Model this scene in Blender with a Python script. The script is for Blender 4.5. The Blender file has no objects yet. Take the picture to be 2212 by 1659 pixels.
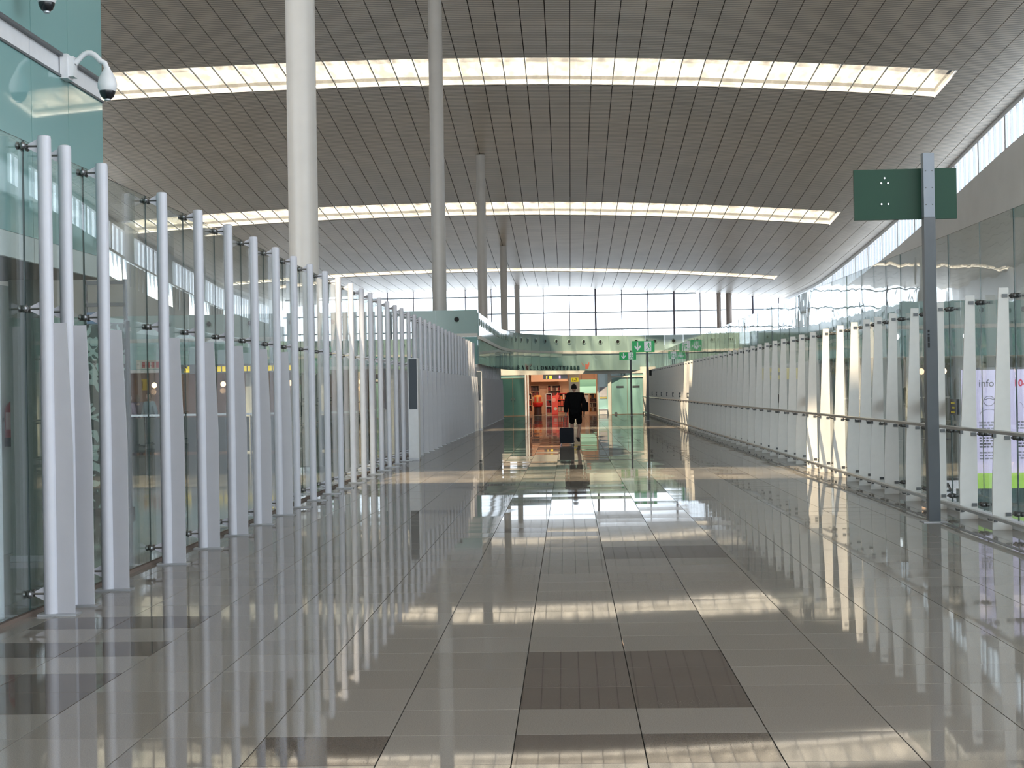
import bpy, bmesh, math, random
from mathutils import Vector, Matrix
random.seed(7)
S = bpy.context.scene
COL = S.collection

# ---------------------------------------------------------------- camera
F_PX, IMG_W, IMG_H = 3450.0, 2212.0, 1659.0
CAM_H = 1.646
def cam_axes():
    cx, cy = IMG_W/2, IMG_H/2
    dY = Vector(((1228-cx)/F_PX, (840-cy)/F_PX, 1)).normalized()
    dZ = Vector((-0.017, -1, 0)); dZ = (dZ - dY*dZ.dot(dY)).normalized()
    dX = dY.cross(dZ)
    r = Vector((dX[0], dY[0], dZ[0])); d = Vector((dX[1], dY[1], dZ[1])); f = Vector((dX[2], dY[2], dZ[2]))
    return r, -d, -f
_r, _u, _b = cam_axes()
cam_data = bpy.data.cameras.new('camera')
cam = bpy.data.objects.new('camera', cam_data); COL.objects.link(cam)
M = Matrix.Identity(4)
for i in range(3):
    M[i][0], M[i][1], M[i][2] = _r[i], _u[i], _b[i]
M[2][3] = CAM_H
cam.matrix_world = M
cam_data.sensor_width = 36; cam_data.sensor_fit = 'HORIZONTAL'
cam_data.lens = F_PX*36/IMG_W
cam_data.clip_start = 0.1; cam_data.clip_end = 2000
S.camera = cam

# ---------------------------------------------------------------- light
SKY_STRENGTH = 4.2
SUN_ENERGY = 84.0
world = bpy.data.worlds.new('World'); S.world = world; world.use_nodes = True
wn = world.node_tree; wn.nodes.clear()
wo = wn.nodes.new('ShaderNodeOutputWorld'); wb = wn.nodes.new('ShaderNodeBackground')
wtc = wn.nodes.new('ShaderNodeTexCoord'); wsep = wn.nodes.new('ShaderNodeSeparateXYZ'); wr = wn.nodes.new('ShaderNodeValToRGB')
wn.links.new(wtc.outputs['Generated'], wsep.inputs[0]); wn.links.new(wsep.outputs[2], wr.inputs[0])
wr.color_ramp.elements[0].position = 0.0; wr.color_ramp.elements[0].color = (0.86, 0.93, 1.0, 1)
wr.color_ramp.elements[1].position = 0.9; wr.color_ramp.elements[1].color = (0.55, 0.76, 1.0, 1)
wn.links.new(wr.outputs[0], wb.inputs[0]); wb.inputs[1].default_value = SKY_STRENGTH
wn.links.new(wb.outputs[0], wo.inputs[0])

sun_d = bpy.data.lights.new('sun', 'SUN'); sun_d.energy = SUN_ENERGY; sun_d.color = (1.0, 0.86, 0.66); sun_d.angle = math.radians(0.8)
sun = bpy.data.objects.new('sun', sun_d); COL.objects.link(sun)
SUN_DIR = Vector((0.16, 0.70, -1.0)).normalized()          # direction the light travels
sun.rotation_euler = SUN_DIR.to_track_quat('-Z', 'Y').to_euler()

S.view_settings.view_transform = 'Standard'; S.view_settings.look = 'None'
S.view_settings.gamma = 1.0; S.view_settings.use_curve_mapping = False
S.view_settings.exposure = -0.1
S.cycles.max_bounces = 6; S.cycles.diffuse_bounces = 3; S.cycles.glossy_bounces = 3
S.cycles.transparent_max_bounces = 12; S.cycles.transmission_bounces = 3
S.cycles.adaptive_threshold = 0.03
S.cycles.caustics_reflective = False; S.cycles.caustics_refractive = False
S.cycles.sample_clamp_indirect = 6.0

# ---------------------------------------------------------------- materials
def _new(name):
    m = bpy.data.materials.new(name); m.use_nodes = True
    nt = m.node_tree
    return m, nt, nt.nodes['Principled BSDF']
def pmat(name, col, rough=0.5, metal=0.0, spec=0.5, noise=0.0, nscale=8.0, emit=None, estr=0.0, bump=0.0, coat=0.0):
    m, nt, p = _new(name)
    p.inputs['Base Color'].default_value = (*col, 1); p.inputs['Roughness'].default_value = rough
    p.inputs['Metallic'].default_value = metal; p.inputs['Specular IOR Level'].default_value = spec
    p.inputs['Coat Weight'].default_value = coat; p.inputs['Coat Roughness'].default_value = 0.03
    if noise or bump:
        tc = nt.nodes.new('ShaderNodeTexCoord'); nz = nt.nodes.new('ShaderNodeTexNoise')
        nz.inputs['Scale'].default_value = nscale; nz.inputs['Detail'].default_value = 4
        nt.links.new(tc.outputs['Object'], nz.inputs['Vector'])
        if noise:
            r = nt.nodes.new('ShaderNodeValToRGB')
            r.color_ramp.elements[0].position = 0.3; r.color_ramp.elements[1].position = 0.7
            r.color_ramp.elements[0].color = (*[c*(1-noise) for c in col], 1)
            r.color_ramp.elements[1].color = (*[min(1, c*(1+noise)) for c in col], 1)
            nt.links.new(nz.outputs['Fac'], r.inputs[0]); nt.links.new(r.outputs[0], p.inputs['Base Color'])
        if bump:
            b = nt.nodes.new('ShaderNodeBump'); b.inputs['Strength'].default_value = bump; b.inputs['Distance'].default_value = 0.01
            nt.links.new(nz.outputs['Fac'], b.inputs['Height']); nt.links.new(b.outputs[0], p.inputs['Normal'])
    if emit:
        p.inputs['Emission Color'].default_value = (*emit, 1); p.inputs['Emission Strength'].default_value = estr
    return m
def schlick(nt, f0):
    lw = nt.nodes.new('ShaderNodeLayerWeight'); lw.inputs['Blend'].default_value = 0.5
    pw = nt.nodes.new('ShaderNodeMath'); pw.operation = 'POWER'; pw.inputs[1].default_value = 5
    nt.links.new(lw.outputs['Facing'], pw.inputs[0])
    ml = nt.nodes.new('ShaderNodeMath'); ml.operation = 'MULTIPLY_ADD'; ml.inputs[1].default_value = 1-f0; ml.inputs[2].default_value = f0
    nt.links.new(pw.outputs[0], ml.inputs[0])
    return ml.outputs[0]
def glassmat(name, tint=(0.94, 0.975, 0.96), f0=0.04, rough=0.0, wave=0.0):
    m = bpy.data.materials.new(name); m.use_nodes = True; nt = m.node_tree; nt.nodes.clear()
    o = nt.nodes.new('ShaderNodeOutputMaterial'); mx = nt.nodes.new('ShaderNodeMixShader')
    t = nt.nodes.new('ShaderNodeBsdfTransparent'); t.inputs[0].default_value = (*tint, 1)
    g = nt.nodes.new('ShaderNodeBsdfGlossy'); g.inputs['Roughness'].default_value = rough
    if wave:
        tc = nt.nodes.new('ShaderNodeTexCoord'); nz = nt.nodes.new('ShaderNodeTexNoise'); nz.inputs['Scale'].default_value = 0.8
        nt.links.new(tc.outputs['Object'], nz.inputs['Vector'])
        b = nt.nodes.new('ShaderNodeBump'); b.inputs['Strength'].default_value = wave; b.inputs['Distance'].default_value = 0.02
        nt.links.new(nz.outputs['Fac'], b.inputs['Height']); nt.links.new(b.outputs[0], g.inputs['Normal'])
    nt.links.new(schlick(nt, f0), mx.inputs[0]); nt.links.new(t.outputs[0], mx.inputs[1]); nt.links.new(g.outputs[0], mx.inputs[2])
    nt.links.new(mx.outputs[0], o.inputs[0])
    return m
def emat(name, col, strength):
    m = bpy.data.materials.new(name); m.use_nodes = True; nt = m.node_tree; nt.nodes.clear()
    o = nt.nodes.new('ShaderNodeOutputMaterial'); e = nt.nodes.new('ShaderNodeEmission')
    e.inputs[0].default_value = (*col, 1); e.inputs[1].default_value = strength
    nt.links.new(e.outputs[0], o.inputs[0]); return m

def tile_material(name, c0, c1, c2):
    m, nt, p = _new(name)
    oi = nt.nodes.new('ShaderNodeObjectInfo'); ge = nt.nodes.new('ShaderNodeNewGeometry')
    ad = nt.nodes.new('ShaderNodeMath'); ad.operation = 'ADD'; fr = nt.nodes.new('ShaderNodeMath'); fr.operation = 'FRACT'
    nt.links.new(oi.outputs['Random'], ad.inputs[0]); nt.links.new(ge.outputs['Random Per Island'], ad.inputs[1]); nt.links.new(ad.outputs[0], fr.inputs[0])
    r = nt.nodes.new('ShaderNodeValToRGB'); nt.links.new(fr.outputs[0], r.inputs[0])
    r.color_ramp.elements[0].color = (*c0, 1); r.color_ramp.elements[1].color = (*c2, 1)
    e = r.color_ramp.elements.new(0.5); e.color = (*c1, 1)
    nz = nt.nodes.new('ShaderNodeTexNoise'); nz.inputs['Scale'].default_value = 160; nz.inputs['Detail'].default_value = 3
    nt.links.new(ge.outputs['Position'], nz.inputs['Vector'])
    mp = nt.nodes.new('ShaderNodeMapRange'); mp.inputs['From Min'].default_value = 0.3; mp.inputs['From Max'].default_value = 0.7
    mp.inputs['To Min'].default_value = 0.8; mp.inputs['To Max'].default_value = 1.18
    nt.links.new(nz.outputs['Fac'], mp.inputs['Value'])
    mu = nt.nodes.new('ShaderNodeVectorMath'); mu.operation = 'MULTIPLY'
    nt.links.new(r.outputs[0], mu.inputs[0]); nt.links.new(mp.outputs[0], mu.inputs[1])
    nt.nodes.remove(p); out = nt.nodes['Material Output']
    p = nt.nodes.new('ShaderNodeBsdfDiffuse'); gl = nt.nodes.new('ShaderNodeBsdfGlossy'); gl.inputs['Roughness'].default_value = 0.03
    mxs = nt.nodes.new('ShaderNodeMixShader'); fm = nt.nodes.new('ShaderNodeMath'); fm.operation = 'MULTIPLY'; fm.inputs[1].default_value = 0.84
    nt.links.new(schlick(nt, 0.06), fm.inputs[0]); nt.links.new(fm.outputs[0], mxs.inputs[0])
    nt.links.new(p.outputs[0], mxs.inputs[1]); nt.links.new(gl.outputs[0], mxs.inputs[2]); nt.links.new(mxs.outputs[0], out.inputs[0])
    nt.links.new(mu.outputs[0], p.inputs['Color'])
    n2 = nt.nodes.new('ShaderNodeTexNoise'); n2.inputs['Scale'].default_value = 2.2; n2.inputs['Detail'].default_value = 1
    nt.links.new(ge.outputs['Position'], n2.inputs['Vector'])
    b = nt.nodes.new('ShaderNodeBump'); b.inputs['Strength'].default_value = 0.006; b.inputs['Distance'].default_value = 0.012
    nt.links.new(n2.outputs['Fac'], b.inputs['Height']); nt.links.new(b.outputs[0], gl.inputs['Normal'])
    return m
def ceiling_material():
    m, nt, p = _new('ceiling_slats')
    ge = nt.nodes.new('ShaderNodeNewGeometry'); wv = nt.nodes.new('ShaderNodeTexWave')
    wv.wave_type = 'BANDS'; wv.bands_direction = 'Y'; wv.wave_profile = 'SIN'
    wv.inputs['Scale'].default_value = 1.05; wv.inputs['Distortion'].default_value = 0
    nt.links.new(ge.outputs['Position'], wv.inputs['Vector'])
    nz = nt.nodes.new('ShaderNodeTexNoise'); nz.inputs['Scale'].default_value = 0.35; nt.links.new(ge.outputs['Position'], nz.inputs['Vector'])
    r = nt.nodes.new('ShaderNodeValToRGB'); nt.links.new(wv.outputs['Fac'], r.inputs[0])
    r.color_ramp.elements[0].position = 0.02; r.color_ramp.elements[0].color = (0.34, 0.305, 0.26, 1)
    r.color_ramp.elements[1].position = 0.35; r.color_ramp.elements[1].color = (0.80, 0.725, 0.63, 1)
    mp = nt.nodes.new('ShaderNodeMapRange'); mp.inputs['To Min'].default_value = 0.82; mp.inputs['To Max'].default_value = 1.15
    nt.links.new(nz.outputs['Fac'], mp.inputs['Value'])
    mu = nt.nodes.new('ShaderNodeVectorMath'); mu.operation = 'MULTIPLY'
    nt.links.new(r.outputs[0], mu.inputs[0]); nt.links.new(mp.outputs[0], mu.inputs[1]); nt.links.new(mu.outputs[0], p.inputs['Base Color'])
    b = nt.nodes.new('ShaderNodeBump'); b.inputs['Strength'].default_value = 0.4; b.inputs['Distance'].default_value = 0.03
    nt.links.new(wv.outputs['Fac'], b.inputs['Height']); nt.links.new(b.outputs[0], p.inputs['Normal'])
    p.inputs['Roughness'].default_value = 0.38; p.inputs['Specular IOR Level'].default_value = 0.5
    return m
def skylight_material():
    m = bpy.data.materials.new('skylight_diffuser'); m.use_nodes = True; nt = m.node_tree; nt.nodes.clear()
    o = nt.nodes.new('ShaderNodeOutputMaterial'); mx = nt.nodes.new('ShaderNodeMixShader')
    t = nt.nodes.new('ShaderNodeBsdfTransparent'); tl = nt.nodes.new('ShaderNodeBsdfTranslucent')
    t.inputs[0].default_value = (0.93, 0.90, 0.84, 1); tl.inputs[0].default_value = (0.064, 0.064, 0.062, 1)
    ge = nt.nodes.new('ShaderNodeNewGeometry'); nz = nt.nodes.new('ShaderNodeTexNoise'); nz.inputs['Scale'].default_value = 0.9
    mpp = nt.nodes.new('ShaderNodeMapping'); mpp.inputs['Rotation'].default_value = (0, 0, 0.7); mpp.inputs['Scale'].default_value = (1.6, 0.5, 1)
    nt.links.new(ge.outputs['Position'], mpp.inputs[0]); nt.links.new(mpp.outputs[0], nz.inputs['Vector'])
    mp = nt.nodes.new('ShaderNodeMapRange'); mp.inputs['From Min'].default_value = 0.35; mp.inputs['From Max'].default_value = 0.65
    mp.inputs['To Min'].default_value = 0.58; mp.inputs['To Max'].default_value = 0.74
    nt.links.new(nz.outputs['Fac'], mp.inputs['Value']); nt.links.new(mp.outputs[0], mx.inputs[0])
    nt.links.new(t.outputs[0], mx.inputs[1]); nt.links.new(tl.outputs[0], mx.inputs[2]); nt.links.new(mx.outputs[0], o.inputs[0])
    return m

MT = {}
MT['tile'] = tile_material('floor_tile_grey', (0.258, 0.234, 0.208), (0.283, 0.258, 0.231), (0.308, 0.283, 0.256))
MT['tile_dark'] = tile_material('floor_tile_brown', (0.125, 0.106, 0.093), (0.138, 0.115, 0.10), (0.15, 0.13, 0.115))
MT['grout'] = pmat('grout', (0.06, 0.058, 0.055), 0.9)
MT['ceil'] = ceiling_material()
MT['roof'] = pmat('roof_underside', (0.05, 0.048, 0.045), 0.9)
MT['sky'] = skylight_material()
MT['white'] = pmat('white_paint', (0.72, 0.73, 0.75), 0.35, noise=0.03)
MT['post'] = pmat('white_post_paint', (0.58, 0.585, 0.64), 0.28, spec=0.5, noise=0.02)
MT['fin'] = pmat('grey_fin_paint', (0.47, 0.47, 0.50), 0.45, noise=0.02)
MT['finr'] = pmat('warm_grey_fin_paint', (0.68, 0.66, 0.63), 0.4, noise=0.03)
MT['plate'] = pmat('base_plate_steel', (0.45, 0.46, 0.48), 0.35, metal=0.6)
MT['steel'] = pmat('brushed_steel', (0.55, 0.55, 0.54), 0.28, metal=1.0, noise=0.05, nscale=30)
MT['clampsteel'] = pmat('clamp_steel', (0.22, 0.22, 0.22), 0.3, metal=0.9)
MT['darksteel'] = pmat('dark_steel', (0.10, 0.10, 0.10), 0.35, metal=0.7)
MT['glass'] = glassmat('clear_glass', (0.925, 0.965, 0.95))
MT['glassr'] = glassmat('clear_glass_wavy', (0.93, 0.965, 0.955), wave=0.25)
MT['edge'] = pmat('glass_edge_green', (0.03, 0.06, 0.055), 0.2)
MT['pane'] = glassmat('window_glass', (0.97, 0.985, 1.0), f0=0.03)
MT['mull'] = pmat('mullion_dark', (0.16, 0.15, 0.19), 0.5)
MT['trans'] = pmat('transom_pale', (0.52, 0.62, 0.70), 0.5)
MT['column'] = pmat('column_paint', (0.60, 0.585, 0.555), 0.32, noise=0.03, nscale=2)
MT['sage'] = pmat('sage_glass_panel', (0.31, 0.44, 0.42), 0.12, spec=0.5, noise=0.03, nscale=0.6)
MT['teal'] = pmat('teal_back_painted_glass', (0.22, 0.40, 0.395), 0.03, spec=0.55, noise=0.02, nscale=0.6)
MT['tealr'] = pmat('teal_reflective_glass', (0.34, 0.50, 0.49), 0.03, metal=0.35, spec=1.0, bump=0.25, nscale=0.7)
MT['teald'] = pmat('dark_teal_glass', (0.03, 0.08, 0.078), 0.3, spec=0.2)
MT['ledge'] = pmat('pale_ledge', (0.62, 0.62, 0.58), 0.5)
MT['black'] = pmat('black_void', (0.01, 0.01, 0.011), 0.7)
MT['blackg'] = pmat('black_gloss', (0.012, 0.013, 0.016), 0.15)
MT['screen'] = pmat('dark_screen', (0.06, 0.075, 0.09), 0.2)
MT['green'] = pmat('exit_sign_green', (0.012, 0.36, 0.10), 0.4, emit=(0.012, 0.36, 0.10), estr=0.35)
MT['greenback'] = pmat('sign_back_green', (0.003, 0.045, 0.022), 0.45, spec=0.3)
MT['signwhite'] = pmat('sign_white', (0.85, 0.85, 0.9), 0.4, emit=(0.85, 0.85, 0.9), estr=0.25)
MT['polegrey'] = pmat('pole_grey_paint', (0.085, 0.095, 0.105), 0.4, noise=0.04)
MT['darkwall'] = pmat('dark_greygreen_wall', (0.17, 0.19, 0.17), 0.6, noise=0.06, nscale=1.5)
MT['brown'] = pmat('brown_soffit', (0.15, 0.11, 0.09), 0.6)
MT['wallwhite'] = pmat('white_wall', (0.84, 0.84, 0.82), 0.6, noise=0.03, nscale=0.5)
MT['sidefloor'] = None

# ---------------------------------------------------------------- mesh helpers
class MB:
    def __init__(s): s.v = []; s.f = []; s.m = []
    def add(s, vs, fs, mi=0):
        o = len(s.v); s.v += [tuple(v) for v in vs]; s.f += [tuple(i+o for i in f) for f in fs]; s.m += [mi]*len(fs); return s
    def box(s, x0, x1, y0, y1, z0, z1, mi=0):
        return s.add([(x0,y0,z0),(x1,y0,z0),(x1,y1,z0),(x0,y1,z0),(x0,y0,z1),(x1,y0,z1),(x1,y1,z1),(x0,y1,z1)],
                     [(0,3,2,1),(4,5,6,7),(0,1,5,4),(1,2,6,5),(2,3,7,6),(3,0,4,7)], mi)
    def tube(s, pts, r, n=12, mi=0, caps=True):
        pts = [Vector(p) for p in pts]; rs = r if isinstance(r, (list, tuple)) else [r]*len(pts)
        rings = []; o = len(s.v); prev = None
        for i, p in enumerate(pts):
            t = (pts[min(i+1, len(pts)-1)] - pts[max(i-1, 0)]).normalized()
            if prev is None:
                a = Vector((0,0,1)) if abs(t.z) < 0.9 else Vector((1,0,0))
                u = t.cross(a).normalized()
            else:
                u = (prev - t*prev.dot(t)).normalized()
            prev = u; w = t.cross(u)
            for k in range(n):
                an = 2*math.pi*k/n
                s.v.append(tuple(p + (u*math.cos(an) + w*math.sin(an))*rs[i]))
        for i in range(len(pts)-1):
            for k in range(n):
                k2 = (k+1) % n
                s.f.append((o+i*n+k, o+i*n+k2, o+(i+1)*n+k2, o+(i+1)*n+k)); s.m.append(mi)
        if caps:
            s.f.append(tuple(o+k for k in range(n-1, -1, -1))); s.m.append(mi)
            s.f.append(tuple(o+(len(pts)-1)*n+k for k in range(n))); s.m.append(mi)
        return s
    def lathe(s, c, prof, n=20, mi=0, axis='Z'):
        o = len(s.v); c = Vector(c)
        for r, h in prof:
            for k in range(n):
                a = 2*math.pi*k/n
                if axis == 'Z': p = (r*math.cos(a), r*math.sin(a), h)
                elif axis == 'Y': p = (r*math.cos(a), h, r*math.sin(a))
                else: p = (h, r*math.cos(a), r*math.sin(a))
                s.v.append(tuple(c + Vector(p)))
        for i in range(len(prof)-1):
            for k in range(n):
                k2 = (k+1) % n
                s.f.append((o+i*n+k, o+i*n+k2, o+(i+1)*n+k2, o+(i+1)*n+k)); s.m.append(mi)
        s.f.append(tuple(o+k for k in range(n-1, -1, -1))); s.m.append(mi)
        s.f.append(tuple(o+(len(prof)-1)*n+k for k in range(n))); s.m.append(mi)
        return s
    def prism(s, poly, d0, d1, plane='XZ', mi=0):
        # poly: 2D points; extruded from d0 to d1 along the remaining axis
        def P(a, b, d):
            return {'XZ': (a, d, b), 'XY': (a, b, d), 'YZ': (d, a, b)}[plane]
        n = len(poly)
        vs = [P(a, b, d0) for a, b in poly] + [P(a, b, d1) for a, b in poly]
        fs = [tuple(range(n)), tuple(range(2*n-1, n-1, -1))] + [(i, i+n, (i+1) % n + n, (i+1) % n) for i in range(n)]
        return s.add(vs, fs, mi)
    def plate(s, p0, p1, z0, z1, t, mi=0):
        # vertical plate between plan points p0 and p1, thickness t
        a = Vector((p0[0], p0[1], 0)); b = Vector((p1[0], p1[1], 0)); d = (b-a).normalized(); n = Vector((-d.y, d.x, 0))*t/2
        vs = []
        for z in (z0, z1):
            for q in (a-n, b-n, b+n, a+n): vs.append((q.x, q.y, z))
        return s.add(vs, [(0,3,2,1),(4,5,6,7),(0,1,5,4),(1,2,6,5),(2,3,7,6),(3,0,4,7)], mi)
    def mesh(s, name, mats, origin=(0,0,0), smooth=True, angle=35):
        me = bpy.data.meshes.new(name)
        ox, oy, oz = origin
        me.from_pydata([(x-ox, y-oy, z-oz) for x, y, z in s.v], [], s.f)
        if not isinstance(mats, (list, tuple)): mats = [mats]
        for m in mats: me.materials.append(m)
        if len(mats) > 1:
            me.polygons.foreach_set('material_index', s.m)
        bm = bmesh.new(); bm.from_mesh(me); bmesh.ops.recalc_face_normals(bm, faces=bm.faces); bm.to_mesh(me); bm.free()
        if smooth:
            me.polygons.foreach_set('use_smooth', [True]*len(me.polygons))
            me.set_sharp_from_angle(angle=math.radians(angle))
        me.update()
        return me
    def build(s, name, mats, parent=None, origin=None, smooth=True):
        w = wloc(parent) if parent else Vector(origin or (0,0,0))
        me = s.mesh(name, mats, w, smooth)
        return link(name, me, parent, None if parent else w)
WL = {}
def wloc(o):
    return WL.get(o.name, Vector((0,0,0)))
def link(name, data, parent=None, loc=None):
    o = bpy.data.objects.new(name, data); COL.objects.link(o)
    if parent is not None:
        o.parent = parent; WL[o.name] = wloc(parent).copy()
        if loc is not None:
            o.location = Vector(loc) - wloc(parent); WL[o.name] = Vector(loc)
    else:
        o.location = loc or (0,0,0); WL[o.name] = Vector(loc or (0,0,0))
    return o
def tag(o, label=None, cat=None, group=None, kind=None):
    if label: o['label'] = label
    if cat: o['category'] = cat
    if group: o['group'] = group
    if kind: o['kind'] = kind
    return o
def thing(name, loc, label, cat, group=None):
    return tag(link(name, None, None, Vector(loc)), label, cat, group)
def struct(name, loc=(0,0,0), label=None):
    return tag(link(name, None, None, Vector(loc)), label, None, None, 'structure')
def part(name, mb, mat, parent, smooth=True): return mb.build(name, mat, parent, smooth=smooth)
def inst(name, me, parent, loc):
    return link(name, me, parent, loc)
ORD1 = ['','first','second','third','fourth','fifth','sixth','seventh','eighth','ninth','tenth','eleventh','twelfth','thirteenth','fourteenth','fifteenth','sixteenth','seventeenth','eighteenth','nineteenth']
TENS = {2:'twent',3:'thirt',4:'fort',5:'fift',6:'sixt',7:'sevent'}
def ordinal(n):
    if n < 20: return ORD1[n]
    t, u = divmod(n, 10)
    return TENS[t]+'ieth' if u == 0 else TENS[t]+'y-'+ORD1[u]
def text_mesh(body, size, extrude=0.01, align='LEFT', shear=0, bold=0.0):
    c = bpy.data.curves.new('txt', 'FONT'); c.body = body; c.size = size; c.extrude = extrude; c.align_x = align; c.shear = shear; c.offset = bold
    c.resolution_u = 3
    o = bpy.data.objects.new('txt', c); COL.objects.link(o)
    dg = bpy.context.evaluated_depsgraph_get(); me = bpy.data.meshes.new_from_object(o.evaluated_get(dg))
    bpy.data.objects.remove(o); bpy.data.curves.remove(c)
    return me
def text_obj(name, body, size, mat, parent, loc, rot=(math.pi/2,0,0), extrude=0.01, align='LEFT', bold=0.0):
    me = text_mesh(body, size, extrude, align, 0, bold); me.materials.clear(); me.materials.append(mat)
    o = link(name, me, parent, Vector(loc)); o.rotation_euler = rot
    return o

# ================================================================ FLOOR
XL, XR = -4.1, 4.98            # glass planes of the corridor
TX0, TY0, TS = -0.28, 10.02, 0.6
floor = struct('floor', (0,0,0), 'polished grey stone tile floor of the concourse')
g = MB(); g.box(-4.48, 5.12, -3, 102.5, -0.06, -0.012)
part('floor_bed', g, MT['grout'], floor)
def tile_bm(s=0.5945, h=0.02):
    b = 0.0005; a = s/2; vs = []
    for z, e in ((-h, 0), (-b, 0), (0, b)):
        for sx, sy in ((-1,-1),(1,-1),(1,1),(-1,1)): vs.append((sx*(a-e), sy*(a-e), z))
    fs = [(8,9,10,11)]
    for k in (0, 1):
        for i in range(4): fs.append((k*4+i, k*4+(i+1) % 4, (k+1)*4+(i+1) % 4, (k+1)*4+i))
    return vs, fs
tv, tf = tile_bm()
me_tile = MB().add(tv, tf).mesh('tile', MT['tile'], smooth=False)
me_tiled = MB().add(tv, tf).mesh('tile', MT['tile_dark'], smooth=False)
DARK = {(0,-1),(1,-1),(0,-2),(1,-2),(0,-3),(1,-3),(0,-5),(1,-5),(-2,-5),(-5,-2),(-6,-2),(-5,-3),(-6,-3),(-5,0),(-6,0),(-5,2),(-6,2),(1,9),(1,10),(2,9),(2,10),(-1,14),(-3,19),(3,22)}
rr = random.Random(5)
cand = []
for j in range(-22, 153):
    for i in range(-7, 9):
        x0, y0 = TX0+TS*i, TY0+TS*j
        cx_, cy_ = x0+TS/2, y0+TS/2
        if x0 < -4.5 or x0+TS > 5.25: continue
        if y0 > 101.5: continue
        cand.append((i, j, cx_, cy_))
def in_view(cx_, cy_):
    if cy_ < 6.6: return False
    return -(0.358*cy_)-0.3 < cx_ < 0.285*cy_+0.3
vis = sorted([c for c in cand if in_view(c[2], c[3])], key=lambda c: c[3])
near = set((c[0], c[1]) for c in vis[:300])
stuff = MB()
for i, j, cx_, cy_ in cand:
    dark = (i, j) in DARK or (j > 24 and rr.random() < 0.05)
    tx, ty = rr.gauss(0, 0.0007 if cy_ < 18 else 0.002), rr.gauss(0, 0.0004)
    if (i, j) in near:
        o = inst('tile', me_tiled if dark else me_tile, floor, Vector((cx_, cy_, 0)))
        o.rotation_euler = (tx, ty, 0)
    else:
        stuff.add([(cx_+x, cy_+y, z + x*(-ty) + y*tx) for x, y, z in tv], tf, 1 if dark else 0)
so = part('tile_field', stuff, [MT['tile'], MT['tile_dark']], floor, smooth=False); tag(so, 'grey tiles of the rest of the floor', None, None, 'stuff')
# side halls and the floor inside the shop: procedural tiling, seen through the glass
def side_floor_mat():
    m, nt, p = _new('side_floor_tiles')
    ge = nt.nodes.new('ShaderNodeNewGeometry'); br = nt.nodes.new('ShaderNodeTexBrick')
    br.offset = 0; br.inputs['Scale'].default_value = 1; br.inputs['Brick Width'].default_value = 0.6; br.inputs['Row Height'].default_value = 0.6
    br.inputs['Mortar Size'].default_value = 0.004; br.inputs['Color1'].default_value = (0.24, 0.23, 0.21, 1); br.inputs['Color2'].default_value = (0.28, 0.27, 0.25, 1)
    br.inputs['Mortar'].default_value = (0.07, 0.07, 0.065, 1)
    nt.links.new(ge.outputs['Position'], br.inputs['Vector']); nt.links.new(br.outputs['Color'], p.inputs['Base Color'])
    p.inputs['Roughness'].default_value = 0.06
    return m
MT['sidefloor'] = side_floor_mat()
for nm, x0, x1, y0, y1, lb in (('floor_left_hall', -36, -4.48, -40, 190, 'polished tile floor of the hall left of the glass'),
                           ('floor_right_hall', 5.12, 26, -40, 190, 'polished tile floor of the hall right of the glass'),
                           ('floor_shop', -4.48, 5.12, 101.6, 190, 'polished tile floor inside the shop'),
                           ('floor_rear', -4.48, 5.12, -40, -3.2, 'polished tile floor behind the viewpoint')):
    o = MB().box(x0, x1, y0, y1, -0.06, -0.002).build(nm, MT['sidefloor']); tag(o, lb, None, None, 'structure')
# dark drain slot along the right glass
tr = MB()
tr.box(4.34, 4.40, 5, 101, -0.002, 0.0025)
o = tr.build('trim_1', MT['darksteel']); tag(o, 'dark drain slot running along the right glass wall', None, None, 'structure')

# ================================================================ CEILING
CPTS = [(-60,21.0),(0,21.2),(40,21.1),(60,20.6),(82.5,19.46),(90.2,18.92),(106,17.35),(121,15.93),(126.6,15.5),(142,14.5),(158,13.65),(175,13.42),(200,13.4)]
def _herm(x, P):
    n = len(P)
    if x <= P[0][0]: return P[0][1]
    for i in range(n-1):
        if x <= P[i+1][0]:
            x0, y0 = P[i]; x1, y1 = P[i+1]; h = x1-x0
            m0 = (P[i+1][1]-P[i-1][1])/(P[i+1][0]-P[i-1][0]) if i > 0 else (y1-y0)/h
            m1 = (P[i+2][1]-y0)/(P[i+2][0]-x0) if i < n-2 else (y1-y0)/h
            t = (x-x0)/h
            return (2*t**3-3*t*t+1)*y0+(t**3-2*t*t+t)*h*m0+(-2*t**3+3*t*t)*y1+(t**3-t*t)*h*m1
    return P[-1][1]
def CH(x, y): return _herm(y, CPTS) - 0.00147*(x+9)**2
SLOTS = [(-23.9,-18.4),(12.4,17.9),(48.5,54.0),(84.7,90.2),(121.0,126.5),(157.3,161.0)]
JX0, PW = 0.36, 1.2
KMIN, KMAX = -29, 20
SL_K1 = 16                       # last strip with a skylight (ends at X = 20.76)
CEIL_Y0, CEIL_Y1 = -40.0, 187.0
ceiling = struct('ceiling', (0,0,0), 'vast curved slatted ceiling in long grey-beige strips')
def strip(mb, xa, xb, y0, y1, dz0, dz1, mi=0, step=3.0):
    n = max(1, int(math.ceil((y1-y0)/step)))
    vs = []; fs = []
    for i in range(n+1):
        y = y0+(y1-y0)*i/n
        for x in (xa, xb):
            h = CH(x, y); vs += [(x, y, h+dz0), (x, y, h+dz1)]
    for i in range(n):
        a = i*4; b = a+4
        fs += [(a, a+2, b+2, b), (a+1, b+1, b+3, a+3), (a, b, b+1, a+1), (a+2, a+3, b+3, b+2)]
    fs += [(0, 1, 3, 2), (n*4, n*4+2, n*4+3, n*4+1)]
    mb.add(vs, fs, mi)
roof = MB()
segs = []
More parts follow.
